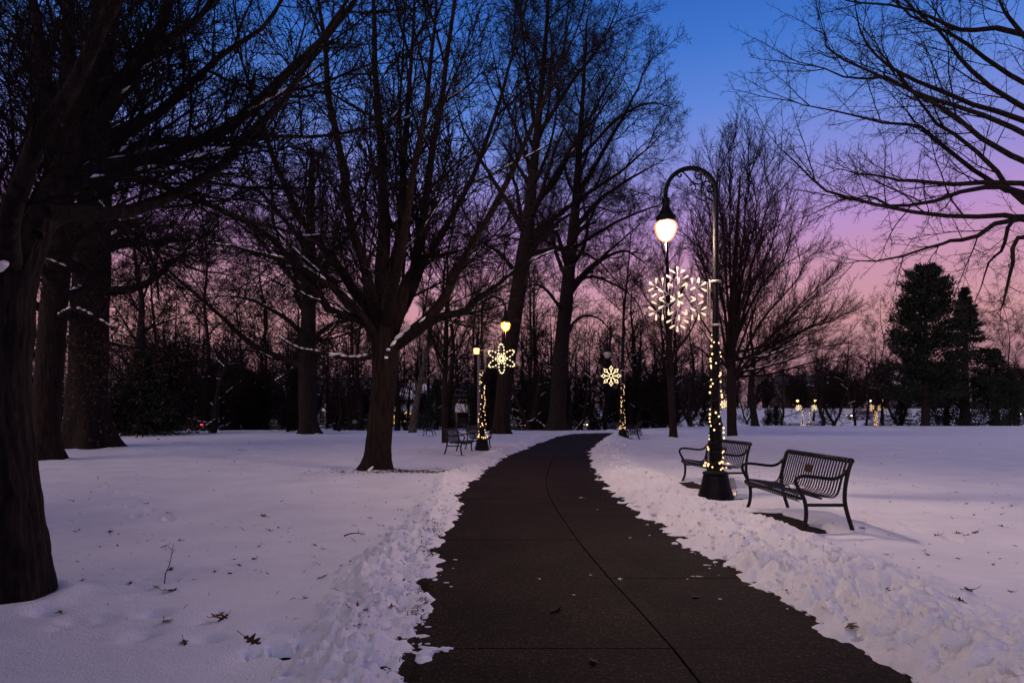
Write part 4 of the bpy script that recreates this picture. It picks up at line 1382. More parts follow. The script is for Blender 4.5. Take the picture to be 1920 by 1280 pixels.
conifer('round_topped_conifer', 'tallest dark conifer with a rounded top on the right skyline', 1735, 66, 17.0, 7.8, 301, 'round', n=38000, cb=.13)
conifer('spruce', 'pointed dark spruce just right of the round topped conifer', 1809, 70, 16.0, 10.0, 302, 'spire', n=26000, cb=.06)
conifer('spruce', 'lower dark spruce near the right edge of the skyline', 1866, 74, 9.8, 9.6, 303, 'spire', n=18000, cb=.04)
conifer('evergreen_shrub', 'dark spreading evergreen on the left lawn beside the thick old trunk', 268, 34.5, 5.0, 5.2, 304, 'spire', n=11000)
conifer('evergreen_shrub', 'broad dark evergreen behind the car with lit red tail lights', 420, 84, 8.5, 10.0, 309, 'round', n=9000)
conifer('evergreen_shrub', 'tall dark evergreen behind the low forked tree', 306, 60, 7.5, 7.0, 310, 'round', n=9000)
conifer('evergreen_shrub', 'dark evergreen close left of the gnarled oak', 470, 62, 6.4, 6.0, 311, 'spire', n=8000)
conifer('evergreen_shrub', 'smaller dark evergreen left of the low forked tree', 225, 38, 3.4, 4.0, 305, 'spire', n=6000)
conifer('evergreen_shrub', 'small evergreen at the foot of the slim dark tree on the crest', 1455, 72, 2.6, 3.0, 306, 'spire', n=4000)
conifer('evergreen_shrub', 'evergreen with snowy boughs behind the far left bench', 818, 62, 5.4, 5.0, 307, 'spire', n=6000)
conifer('evergreen_shrub', 'low evergreen left of the round topped conifer trunk', 1690, 78, 3.6, 4.4, 308, 'spire', n=5000)
conifer('spruce', 'small dark spruce squeezed between the round topped conifer and the pointed spruce', 1775, 74, 8.0, 6.4, 312, 'spire', n=9000)
conifer('evergreen_shrub', 'dark evergreen at the right edge below the lower spruce', 1905, 82, 6.0, 6.5, 313, 'round', n=7000)


# unseen evergreens added outside the left edge to shade the near left lawn
for k_, (X_, Y_, h_, w_) in enumerate(((-7.6, -.6, 8.5, 5.2), (-5.2, -3.6, 7.0, 4.6), (-10.6, 2.6, 9.5, 5.6), (-8.9, 4.9, 9.0, 4.6), (-4.5, -1.0, 6.2, 3.4), (-5.7, 1.3, 6.0, 3.2))):
    conifer('spruce', ('unseen spruce added for shade outside the left edge, nearest to the foreground tree', 'unseen spruce added for shade behind the camera position at left', 'unseen spruce added for shade outside the left edge, farther along the lawn', 'unseen slender spruce added for shade outside the left edge, level with the foreground tree', 'small unseen spruce added for shade close to the camera at left', 'slim unseen spruce added for shade outside the left edge, beside the foreground tree')[k_],
            CX, 1.0, h_, w_, 330 + k_, 'spire', n=12000).location = (X_, Y_, 0)


# withered leaves still hanging in the old oak and its neighbour
def withered(root, n, c0, sp, seed):
    r = np.random.default_rng(seed)
    c = r.normal(0, 1, (n, 3)) * np.array(sp) + np.array(c0)
    a = r.normal(0, 1, (n, 3)); a /= np.linalg.norm(a, axis=1, keepdims=True)
    q = np.cross(a, r.normal(0, 1, (n, 3))); q /= np.linalg.norm(q, axis=1, keepdims=True)
    s = r.uniform(.05, .09, (n, 1))
    V = np.stack([c, c + a * s + q * s * .4, c + a * s * 2, c + a * s - q * s * .4], 1).reshape(-1, 3)
    o = MB().add(V, np.arange(4 * n).reshape(-1, 4)).build('withered_leaves', M['leafclump'], root, smooth=False)
    o['kind'] = 'stuff'


withered(r3, 2600, (1.5, -1.2, 4.2), (1.6, 1.5, 1.6), 1)
withered(r3, 900, (-1.2, -1.5, 3.6), (1.0, 1.2, 1.3), 2)


# ================================================================== LAMPS
LAMP_ARM = .80


def spiral(c, r0, r1, a0, turns, n=26):
    out = []
    for k in range(n):
        t = k / (n - 1)
        a = a0 + turns * 2 * PI * t
        r = r0 * (1 - t) + r1 * t
        out.append((c[0] + math.cos(a) * r, 0, c[1] + math.sin(a) * r))
    return out


def make_lamp(loc, label, side=-1, globe='globe', hanging_taper=True, group='swan neck park lamps'):
    """black park lamp; side = -1: arm reaches towards -x"""
    root = thing('park_lamp', label, 'street lamp', loc, 0, group)
    b = MB()
    b.lathe([(0.0, 0), (.275, 0), (.285, .02), (.285, .05), (.26, .075), (.262, .10), (.25, .13), (.225, .22), (.205, .32), (.195, .375), (.185, .385)], 40)
    b.build('pedestal', M['iron'], root)
    b = MB()
    b.lathe([(.185, .385), (.205, .395), (.205, .425), (.175, .435), (.135, .45), (.125, .47)], 32)
    b.build('collar', M['iron'], root)
    b = MB()
    b.lathe([(.098, .46), (.098, 1.16)], 64, flute=16, depth=.07)
    b.lathe([(.101, 1.155), (.113, 1.17), (.113, 1.19), (.096, 1.23), (.080, 1.30), (.074, 1.33)], 32)
    b.build('lower_shaft', M['iron'], root)
    ARX = LAMP_ARM / 2
    zs, P, rad = 4.90, [], []
    for z in np.linspace(1.32, zs, 14):
        P.append((0, 0, z)); rad.append(.068 - .023 * min(1, (z - 1.32) / 2.0))
    for k in range(1, 23):
        a = PI * k / 22
        P.append((side * ARX * (1 - math.cos(a)), 0, zs + ARX * math.sin(a))); rad.append(.046 - .014 * k / 22)
    P.append((side * LAMP_ARM, 0, zs - .08)); rad.append(.031)
    MB().tube(P, rad, 16).build('post', M['iron'], root)
    # scrollwork inside the bend (drawn for side=-1 with x towards the arm negative)
    b = MB()
    sx = -side
    def crv(pts, r0, r1, n=30):
        c = catmull([(x * sx, 0, z) for x, z in pts], n)
        b.tube(c, np.linspace(r0, r1, n) * 2.1, 6)
    sc = .80 / 91.0   # photo pixels of the bend to metres
    def q(px, py):    # px, py measured in the 12.8x enlargement of the bend
        X = (1240 + px / 12.8 - 1334) * sc; Z = 4.90 + (364 - (300 + py / 12.8)) * sc
        return (X, Z)
    crv([q(400, 375), q(370, 365), q(345, 400), q(385, 425), q(410, 390), q(385, 330), q(330, 330), q(305, 390), q(350, 435)][:0] or [q(375, 395), q(400, 380), q(395, 425), q(350, 435), q(310, 395), q(325, 330), q(390, 312), q(450, 335), q(560, 450), q(650, 550), q(720, 600), q(820, 605), q(920, 570), q(975, 480), q(955, 370), q(880, 300), q(810, 285), q(730, 340), q(725, 430), q(790, 490), q(860, 450), q(850, 385), q(800, 385), q(785, 425)], .006, .005, 110)
    crv([q(1050, 690), q(1060, 720), q(1100, 700), q(1090, 650), q(1030, 650), q(1000, 710), q(1040, 785), q(1120, 780), q(1180, 720), q(1165, 620), q(1090, 555), q(990, 545), q(900, 590), q(865, 700), q(890, 820), q(980, 910), q(1100, 985), q(1200, 1060)], .005, .007, 90)
    crv([q(640, 640), q(655, 620), q(620, 650), q(595, 620), q(630, 580), q(700, 610), q(735, 680), q(720, 740), q(680, 765), q(640, 755), q(635, 710), q(665, 715)], .0045, .004, 50)
    crv([q(700, 790), q(725, 810), q(690, 800), q(690, 750), q(760, 735), q(840, 770), q(875, 840), q(840, 880), q(800, 860), q(810, 825), q(835, 840)], .0045, .004, 50)
    crv([q(965, 910), q(985, 960), q(970, 1080), q(965, 1180)], .005, .002, 16)
    b.build('scrollwork', M['iron'], root)
    # hood over the globe
    x = side * LAMP_ARM
    b = MB()
    b.lathe([(.03, 4.84), (.045, 4.825), (.062, 4.81), (.066, 4.785), (.058, 4.765), (.056, 4.70), (.066, 4.66), (.082, 4.625), (.100, 4.605), (.104, 4.585), (.125, 4.555),
             (.150, 4.535), (.162, 4.515), (.155, 4.495), (.150, 4.475), (.155, 4.46), (.150, 4.435), (.12, 4.43), (.05, 4.44)], 32, (x, 0, 0))
    b.build('hood', M['iron'], root)
    b = MB()
    b.lathe([(.13, 4.445), (.150, 4.432), (.170, 4.405), (.180, 4.37), (.179, 4.335), (.168, 4.285), (.148, 4.232), (.118, 4.18), (.08, 4.142), (.04, 4.122), (0.002, 4.116)], 36, (x, 0, 0))
    b.build('globe', M[globe], root)
    if hanging_taper:  # thin pale taper pointing down from the bottom of the globe
        MB().tube([(x, 0, 4.12), (x + .004, 0, 4.05), (x + .002, 0, 3.97), (x + .003, 0, 3.88)], [.012, .009, .006, .002], 6).build('hanging_taper', M['hanging_taper'], root)
    return root


def string_lights(loc, label, z0, z1, n, seed, mat='bulb', rb=.015, single=True, scale=1.0, rad=.10, foot=True):
    root = thing('string_lights', label, 'fairy lights', loc, 0, 'strings of warm bulbs wound round lamp posts')
    r = random.Random(seed)
    P = []
    turns = 13
    def postr(z):
        return .100 if z < 1.18 else .080 - .022 * min(1, (z - 1.2) / 1.4)
    for k in range(220):
        t = k / 219
        z = z0 + (z1 - z0) * t
        a = t * turns * 2 * PI + seed
        rr2 = postr(z) + .012
        P.append((rr2 * math.cos(a), rr2 * math.sin(a), z + .02 * math.sin(k * 1.3)))
    MB().tube(P, .0045, 4).build('wire', M['cable'], root)
    V, Fc = ICO2 if single else ICO1
    bm_ = None
    pts = []
    for k in range(n):
        t = (k + r.uniform(-.4, .4)) / n
        t = max(0.0, min(1.0, t))
        z = z0 + (z1 - z0) * t
        a = r.uniform(0, 2 * PI)
        rr2 = postr(z) + r.uniform(.012, .035)
        pts.append((rr2 * math.cos(a), rr2 * math.sin(a), z))
    if foot:
        for k in range(12):
            a = 2 * PI * k / 12 + r.uniform(-.2, .2)
            pts.append((.17 * math.cos(a) * r.uniform(.85, 1.15), .17 * math.sin(a), z0 + r.uniform(-.02, .10)))
    if single:
        me = MB().add(V * rb, Fc)
        first = None
        for p in pts:
            if first is None:
                first = me.build('bulb', M[mat], root, True, p)
            else:
                o = link('bulb', first.data, root, p)
                s = r.uniform(.75, 1.2); o.scale = (s, s, s * 1.15)
    else:
        b = MB()
        for p in pts:
            b.add(V * rb * r.uniform(.8, 1.2) + np.array(p), Fc)
        o = b.build('bulbs', M[mat], root)
        o['kind'] = 'stuff'
    return root


def bracket(b, x0, side, zc, h=.36):
    """two hanger bars and clamps; x0 = offset of the flake centre"""
    xb = side * .095
    b.tube([(xb, 0, zc - .46), (xb, 0, zc + .31)], .012, 8)
    b.tube([(xb + side * .035, 0, zc - .32), (xb + side * .035, 0, zc + .27)], .009, 8)
    for z in (zc + .28, zc - .42):
        b.tube([(xb, -.0, z), (-side * .075, -.04, z)], .010, 6)
        b.lathe([(.072, z - .018), (.078, z - .018), (.078, z + .018), (.072, z + .018)], 16)
    for z in (zc + .27, zc - .27):
        b.tube([(xb, 0, z), (x0 * 1.0, 0, z)], .008, 6)


def flake_branching(loc, label, side, zc, x0):
    root = thing('snowflake_decoration', label, 'light decoration', loc, 0, 'lit winter decorations hung on the lamp posts')
    b = MB(); bracket(b, x0, side, zc); b.build('bracket', M['bracket'], root)
    fr = MB()
    tips = []
    for k in range(6):
        a = PI / 2 + k * PI / 3
        u = np.array([math.cos(a), 0, math.sin(a)])
        fr.tube([np.zeros(3), u * .47], .0065, 6)
        tips.append((u * .47, u))
        for rr2, ln in ((.165, .115), (.275, .145), (.395, .085)):
            for sg in (-1, 1):
                w = np.array([math.cos(a + sg * PI / 3), 0, math.sin(a + sg * PI / 3)])
                fr.tube([u * rr2, u * rr2 + w * ln], .0055, 6)
                tips.append((u * rr2 + w * ln, w))
        sgn = 1 if k % 2 else -1
        w = np.array([-u[2], 0, u[0]]) * sgn * .022
        for rr2 in (.11, .335):
            tips.append((u * (rr2 - .05) + w, u))
    o = fr.build('frame', M['wirewhite'], root, True, (x0, 0, zc))
    # glass bulbs: a tapered cone with a round tip, pointing along each branch
    bb = MB().lathe([(.004, -.035), (.008, -.03), (.013, .0), (.0175, .03), (.0165, .046), (.011, .056), (.001, .06)], 12)
    first = None
    for p, d in tips:
        if first is None:
            o = first = bb.build('bulb', M['bulbflake'], root)
        else:
            o = link('bulb', first.data, root)
        o.location = (p[0] + x0, p[1] - .006, p[2] + zc)
        o.rotation_euler = Vector(d).to_track_quat('Z', 'Y').to_euler()
    return root


def flower(loc, label, side, zc, x0, far=False):
    root = thing('flower_decoration', label, 'light decoration', loc, 0, 'lit winter decorations hung on the lamp posts')
    b = MB(); bracket(b, x0, side, zc); b.build('bracket', M['bracket'], root)
    fr = MB(); pts = []
    for k in range(6):
        a = PI / 2 + k * PI / 3 + .03
        u = np.array([math.cos(a), 0, math.sin(a)]); w = np.array([-u[2], 0, u[0]])
        loop = []
        for j in range(25):
            t = 2 * PI * j / 24
            rr2 = .285 - .215 * math.cos(t)
            wd = .095 * math.sin(t) * (1 - .25 * math.cos(t) * 0)
            loop.append(u * rr2 + w * wd)
        fr.tube(loop, .008, 6, cap=False)
        for j in range(0, 24, 2):
            pts.append(loop[j])
        pts += [u * .06, u * .15]
    fr.build('frame', M['wirewhite'], root, True, (x0, 0, zc))
    V, Fc = ICO1
    b2 = MB().add(V * .027, Fc)
    first = None
    for p in pts:
        if first is None:
            o = first = b2.build('bulb', M['bulbflower'], root)
        else:
            o = link('bulb', first.data, root)
        o.location = (p[0] + x0, p[1], p[2] + zc)
    return root


def flake_diamond(loc, label, side, zc, x0, far=False, mat='bulbflower', rb=.031):
    root = thing('snowflake_decoration', label, 'light decoration', loc, 0, 'lit winter decorations hung on the lamp posts')
    b = MB(); bracket(b, x0, side, zc); b.build('bracket', M['bracket'], root)
    fr = MB(); pts = []
    for k in range(8):
        a = PI / 2 + k * PI / 4
        u = np.array([math.cos(a), 0, math.sin(a)]); w = np.array([-u[2], 0, u[0]])
        fr.tube([u * .05, u * .30], .008, 6)
        dm = [u * .27, u * .38 + w * .08, u * .50, u * .38 - w * .08, u * .27]
        fr.tube(dm, .008, 6)
        for i in range(4):
            pts += [dm[i], (dm[i] + dm[i + 1]) / 2]
        pts += [u * .10, u * .17, u * .23]
    fr.build('frame', M['wirewhite'], root, True, (x0, 0, zc))
    V, Fc = ICO1
    b2 = MB()
    for p in pts:
        b2.add(V * rb + p, Fc)
    o = b2.build('bulbs', M[mat], root, True, (x0, 0, zc)); o['kind'] = 'stuff'
    return root


# near lamp
LN = (3.27, 10.02, 0.0)
make_lamp(LN, 'tall black swan neck lamp with lit globe beside the nearest bench', -1)
string_lights(LN, 'warm bulbs wound round the post of the nearest lamp', .50, 2.66, 58, 1)
flake_branching(LN, 'large branching snowflake of pale lights on the nearest lamp', -1, 3.20, -.615)
# left lamp
LL_ = (-1.02, 21.3, 0.0)
make_lamp(LL_, 'black lamp with lit orange globe left of the path', 1, 'globeamber')
string_lights(LL_, 'warm bulbs wound round the lamp post left of the path', .50, 2.75, 66, 2, rb=.0165)
flower(LL_, 'six petalled flower of lights on the lamp left of the path', 1, 3.20, .66)
# lamp at the bend
LB = (5.68, 32.0, 0.0)
make_lamp(LB, 'black lamp with unlit globe at the far bend of the path', -1, 'globeoff', False)
string_lights(LB, 'warm bulbs wound round the lamp post at the path bend',   .50, 2.75, 64, 3, rb=.020, single=False, mat='bulb')
flake_diamond(LB, 'eight rayed snowflake of lights on the lamp at the path bend', -1, 3.22, -.60)
# far lamps beyond the crest
for k, (px, Y, side, gl, lab, mt) in enumerate([
    (1505, 97, -1, 'globefar', 'left one of the paired far lamps beyond the crest', 'bulbflower'),
    (1519, 97, 1, 'globefar', 'right one of the paired far lamps beyond the crest', 'bulbflower'),
    (1641, 98, -1, 'globewhite', 'far lamp with a white globe beyond the crest', 'bulbfar'),
    (1644, 99.5, 1, 'globefar', 'far lamp with orange globe close behind the white one', 'bulbfar'),
    (1349, 80, 1, 'globeoff', 'far lamp whose lights show just behind the near lamp post', 'bulbflower'),
    (1813, 122, -1, 'globeoff', 'farthest lamp under the pointed spruce', 'bulbfar')]):
    X = (px - CX) * Y / F
    loc = (X, Y, g1(X, Y) + .06)
    make_lamp(loc, lab, side, gl, False)
    string_lights(loc, 'string of bulbs on the ' + lab, .50, 2.75, 40, 10 + k, rb=.040, single=False, mat='bulbfar' if mt == 'bulbfar' else 'bulb')
    flake_diamond(loc, 'snowflake on the ' + lab, side, 3.2, side * .62, True, mt, .034 if mt == 'bulbflower' else .026)


# power box and cable at the near lamp foot
pb = thing('power_box', 'small pale grey power box hanging behind the nearest lamp foot', 'power box', (3.27 + .27, 10.05, .22))
m_ = MB(); rot_ = Matrix.Rotation(R(-14), 3, 'Y')
m_.box((0, 0, .02), (.10, .07, .17), mat=rot_); m_.build('case', M['box'], pb, False)
MB().tube([(-.03, -.04, .10), (-.06, -.05, .17), (-.10, -.02, .22)], .005, 5).build('plug', M['cable'], pb)
MB().tube([(.05, -.02, -.05), (.07, -.03, -.12), (.05, -.05, -.18), (.0, -.06, -.2)], .005, 5).build('cable', M['cable'], pb)
V_, F_ = ICO1
MB().add(V_ * .02 + [.03, -.05, -.14], F_).build('bulb', M['bulb'], pb)


# plain street light far left of centre
def street_light(px, Y, label):
    X = (px - CX) * Y / F
    root = thing('street_light', label, 'street light', (X, Y, g1(X, Y)))
    MB().tube([(0, 0, 0), (.03, 0, 3), (0, 0, 5.55)], [.11, .095, .08], 10).build('pole', M['pole'], root)
    MB().lathe([(.02, 5.5), (.12, 5.56), (.14, 5.6)], 4, (-.14, 0, 0)).build('bracket_arm', M['iron'], root)
    MB().lathe([(.10, 5.6), (.17, 5.62), (.20, 6.0), (.10, 6.02)], 4, (-.14, 0, 0)).build('lantern', M['globefar'], root, False)
    MB().lathe([(.24, 6.0), (.2, 6.06), (.05, 6.15), (0.002, 6.2)], 4, (-.14, 0, 0)).build('lantern_cap', M['iron'], root, False)


street_light(897, 45, 'plain street light with square orange lantern on a grey pole behind the left lamp')


# ================================================================== BENCHES
SLAT = [(.035, .355), (.008, .375), (-.004, .40), (.006, .425), (.035, .438), (.09, .437), (.2, .425), (.32, .408), (.385, .402), (.43, .412), (.462, .44), (.482, .49),
        (.50, .56), (.525, .66), (.552, .755), (.566, .80), (.58, .832), (.60, .848), (.625, .848), (.642, .833), (.645, .81), (.632, .79)]
FRAME_R = [(.625, 0), (.592, .10), (.556, .22), (.530, .33), (.524, .42), (.532, .54), (.558, .68), (.590, .79), (.606, .82)]
FRAME_F = [(.035, 0), (.075, .09), (.092, .19), (.090, .29), (.076, .37), (.045, .44), (.008, .51), (-.022, .575), (-.012, .625), (.035, .648), (.12, .648), (.34, .622), (.42, .625), (.49, .655), (.553, .715)]


def make_bench(label):
    root = thing('park_bench', label, 'bench', (0, 0, 0), 0, 'black slatted steel park benches')
    HL = .86
    for y in (-HL, HL):
        P = catmull([(x, y, z) for x, z in FRAME_R], 30)
        MB().tube(P, .023, 10).build('rear_leg', M['benchpaint'], root)
        P = catmull([(x, y, z) for x, z in FRAME_F], 44)
        MB().tube(P, np.concatenate([np.full(18, .022), np.full(26, .0195)]), 10).build('armrest_leg', M['benchpaint'], root)
        MB().tube([(.09, y, .325), (.53, y, .325)], .0185, 10).build('side_rail', M['benchpaint'], root)
        for x in (.035, .63):
            MB().box((x + .01, y, .006), (.10, .07, .012)).build('foot_plate', M['benchpaint'], root, False)
    # slats: one bent strap each
    prof = catmull([(x, 0, z) for x, z in SLAT], 34)
    d = np.gradient(prof, axis=0); d /= np.linalg.norm(d, axis=1, keepdims=True)
    nrm = np.stack([-d[:, 2], 0 * d[:, 0], d[:, 0]], -1)
    w, t = .0138, .0032
    V = []
    for k in range(len(prof)):
        for sy, sn in ((-1, -1), (1, -1), (1, 1), (-1, 1)):
            V.append(prof[k] + np.array([0, sy * w, 0]) + nrm[k] * sn * t)
    Fc = []
    for k in range(len(prof) - 1):
        for j in range(4):
            Fc.append((4 * k + j, 4 * k + (j + 1) % 4, 4 * k + 4 + (j + 1) % 4, 4 * k + 4 + j))
    Fc += [(3, 2, 1, 0), tuple(4 * (len(prof) - 1) + j for j in range(4))]
    n = 25
    first = None
    for k in range(n):
        y = -.80 + 1.60 * k / (n - 1)
        if first is None:
            first = MB().add(V, Fc).build('slat', M['benchpaint'], root, False, (0, y, 0))
        else:
            link('slat', first.data, root, (0, y, 0))
    for (x, z, r, nm) in ((.608, .818, .027, 'top_roll'), (.030, .398, .019, 'front_rail'), (.26, .398, .012, 'seat_rail')):
        MB().tube([(x, -HL, z), (x, HL, z)], r, 12).build(nm, M['benchpaint'], root)
    for y in (-.822, .822):   # solid edge straps
        Vs = np.array(V); Vs[:, 1] *= .55
        MB().add(Vs, Fc).build('edge_strap', M['benchpaint'], root, False, (0, y, 0))
    mt = Matrix.Rotation(R(15), 3, 'Y')
    MB().box((0, 0, 0), (.008, .17, .095), mat=mt).build('plaque', M['plaque'], root, False, (.513, 0, .665))
    return root


bench = make_bench('nearest bench with dark plaque, right of the near lamp')
bench.location = (3.24, 7.90, .02); bench.rotation_euler = (0, 0, R(-1))
# scrap of snow left on the nearest seats
copy_tree(bench, (3.42, 11.52, .02), R(5), 'bench standing just behind the near lamp post')
copy_tree(bench, (-1.36, 19.85, .02), PI + R(-7), 'nearer of the two benches beside the left lamp')
copy_tree(bench, (-.92, 23.0, .02), PI + R(-10), 'farther of the two benches, half behind the left lamp')
copy_tree(bench, (5.52, 30.1, .02), R(-10), 'nearer of the two benches beside the unlit lamp at the bend')
copy_tree(bench, (6.42, 33.9, .02), R(-14), 'farther of the two benches beside the unlit lamp at the bend')
copy_tree(bench, (-4.93, 34.8, .02), R(3), 'lone bench facing away on the left lawn near the pale barked tree')


snow_scrap(1, 0, .10, .16, .02, 'leftover snow on the seat of the nearest bench', 14, 0, at=(3.52, 7.75, .455))
snow_scrap(2, 0, .09, .22, .03, 'leftover snow on the seat behind the near lamp post', 14, 0, at=(3.83, 11.05, .455))


def far_bench(px, Y, rz, label):
    X = (px - CX) * Y / F
    b = MB()
    prof = np.array([(.03, .36), (0, .41), (.05, .44), (.4, .40), (.48, .48), (.55, .78), (.61, .85)])
    for y in (-.86, .86):
        b.tube(catmull([(x, y, z) for x, z in FRAME_R], 10), .025, 5)
        b.tube(catmull([(x, y, z) for x, z in FRAME_F], 14), .022, 5)
        b.tube([(.09, y, .33), (.53, y, .33)], .02, 5)
    for k in range(12):
        y = -.8 + 1.6 * k / 11
        V = []
        for x, z in prof:
            V += [(x, y - .05, z), (x, y + .05, z)]
        b.add(V, [(2 * i, 2 * i + 1, 2 * i + 3, 2 * i + 2) for i in range(len(prof) - 1)])
    o = b.build('park_bench', M['benchpaint'], None, False, (X, Y, g1(X, Y) + .07))
    o.rotation_euler = (0, 0, rz)
    tag(o, label, 'bench', 'black slatted steel park benches')


far_bench(1493, 96, R(95), 'far bench left of the paired lamps')
far_bench(1526, 96, R(85), 'far bench right of the paired lamps')
far_bench(1624, 97, R(20), 'far bench left of the white globed lamp')
far_bench(1655, 97, R(160), 'far bench right of the white globed lamp')
far_bench(1548, 104, R(90), 'far bench behind the forked dark tree')
far_bench(1762, 112, R(20), 'far bench just right of the round topped conifer trunk')


# ================================================================== LEAVES ON THE SNOW
def leaf_mesh(seed, s=.072):
    r = np.random.default_rng(seed)
    n = 30
    out = []
    for k in range(n):
        t = k / (n - 1)          # along one side, base to tip
        w = .36 * math.sin(PI * min(1, t * 1.04)) ** .7 * (1 + .62 * math.sin(t * 22 + .4))
        out.append((max(w, .018), t * 1.6 - .8))
    c1, c2 = r.uniform(-.35, .55), r.uniform(-.5, .5)
    def bend(x, y, k):
        z = c1 * x * x * 1.6 + c2 * .35 * y * y + .12 * math.sin(5 * y + 3 * k) * abs(x) * 2
        return (x * s, y * s, z * s)
    V, Fc = [], []
    for k, (w, y) in enumerate(out):
        V += [bend(-w, y, 1), bend(0, y, 0), bend(w * r.uniform(.8, 1.1), y, 2)]
        if k:
            a = 3 * (k - 1)
            Fc += [(a, a + 1, a + 4, a + 3), (a + 1, a + 2, a + 5, a + 4)]
    V = np.array(V)
    b = MB().add(V, Fc)
    b.tube([(0, -.8 * s, V[1][2]), (.02 * s, -1.1 * s, V[1][2] + .1 * s), (.1 * s, -1.35 * s, V[1][2] + .35 * s)], .0018, 4)
    o = b.build('oak_leaf', M['leaf'])
    return o


def leaf_at(src, px, py, label, s=1.0, rz=None, tilt=(0, 0), group=None, mat=None, rnd=random.Random(2), used=set()):
    Y = F * (CH - .08) / (py - HZ)
    for _ in range(3):
        X = (px - CX) * Y / F
        h, sd, ls = snow_height(np.array([X]), np.array([Y]))
        z = max(float(h[0]), .003 if sd[0] < 0 else -1) + g1(X, Y)
        Y = F * (CH - z) / (py - HZ)
    X = (px - CX) * Y / F
    if src.name not in used:
        used.add(src.name); o = src
    else:
        o = src.copy(); COL.objects.link(o)
    zmin = min(v.co.z for v in o.data.vertices) * s
    o.location = (X, Y, z - zmin * .4 + .004)
    o.rotation_euler = (tilt[0], tilt[1], rnd.uniform(0, 6.28) if rz is None else rz)
    o.scale = (s, s, s)
    if mat is not None and mat in ('leafdark',):
        o.material_slots[0].link = 'OBJECT'
        o.material_slots[0].material = M[mat]
    tag(o, label, 'leaf', group)
    return o


LEAVES = [leaf_mesh(k) for k in range(5)]
lead = [(320, 1108, 'large curled oak leaf under the upright twig on the left snow', 1.25), (408, 1155, 'curled oak leaf right of the upright twig at lower left', 1.0),
        (312, 1165, 'flat long oak leaf below the upright twig', 1.1), (245, 1093, 'small dark rolled leaf left of the upright twig', .6), (678, 1143, 'spiky dark oak leaf near the left path edge, upper of two', 1.25),
        (672, 1172, 'oak leaf near the left path edge, lower of two', 1.0), (474, 1203, 'oak leaf above the torn snow at lower left', 1.1), (538, 1178, 'small folded leaf between torn snow and path edge', .7),
        (346, 1206, 'round brown leaf low on the left snow', .7), (145, 996, 'leaf on the snow beside the foreground trunk', 1.0), (206, 997, 'pale brown leaf right of the foreground trunk', .9),
        (495, 968, 'oak leaf in the middle of the left lawn', 1.1), (307, 1025, 'curled leaf on the middle of the left snow', .9), (802, 976, 'leaf on the snow bank left of the path', .9),
        (735, 1138, 'thin curled leaf at the crumbling left path edge', .8), (1424, 1071, 'reddish oak leaf on the bank below the nearest bench', 1.0), (1557, 1132, 'dark oak leaf on the right bank, upper of three', 1.15),
        (1553, 1158, 'oak leaf on the right bank, middle of three', 1.15), (1595, 1175, 'oak leaf on the right bank, lowest of three', 1.15), (1500, 1052, 'dark thin leaf on the bank below the nearest bench', .8),
        (1663, 1107, 'curled leaf on top of the right snow bank', .8), (1812, 1107, 'broad leaf on the smooth snow at the right', 1.1), (1615, 990, 'leaf by the rear foot of the nearest bench', 1.1),
        (1828, 999, 'upright leaf on the smooth snow at upper right', .9), (1042, 1145, 'faint brown leaf lying flat on the path, left of the joint', 1.0), (1305, 1118, 'brown leaf lying on the path right of the joint', 1.0),
        (1112, 1240, 'small leaf lying on the path near the bottom', .8), (1328, 1030, 'leaf on the snow edge below the near lamp', .8), (1740, 1040, 'reddish leaf on the right lawn', .7)]
for k, (px, py, lab, s) in enumerate(lead):
    leaf_at(LEAVES[k % 5], px, py, lab, s, None, ((k * .37) % .7 - .35, (k * .53) % .8 - .4), 'oak leaves fallen on the snow', 'leafdark' if k % 3 == 0 else None)
# beech leaf standing on the bank near the bottom edge
o = leaf_at(LEAVES[3], 1700, 1236, 'single pale brown round leaf standing in the bank near the bottom edge', 1.3, .4, (1.1, .2), 'oak leaves fallen on the snow')
rl = random.Random(77)
for k in range(150):
    if k < 85:
        px, py = rl.uniform(90, 900), 840 + 330 * rl.random() ** 1.6
        lab, grp = 'small brown leaf scattered on the left lawn', 'leaves scattered on the left lawn'
        if px > 640 + (1150 - py) * .6: continue
    else:
        px, py = rl.uniform(1380, 1915), 830 + 300 * rl.random() ** 1.4
        lab, grp = 'small brown leaf scattered on the right lawn', 'leaves scattered on the right lawn'
    if 1400 < px < 1640 and 900 < py < 1010: continue
    leaf_at(LEAVES[k % 5], px, py, lab, rl.uniform(.35, .8), None, (rl.uniform(-.5, .5), rl.uniform(-.5, .5)), grp, 'leafdark' if rl.random() < .55 else None)


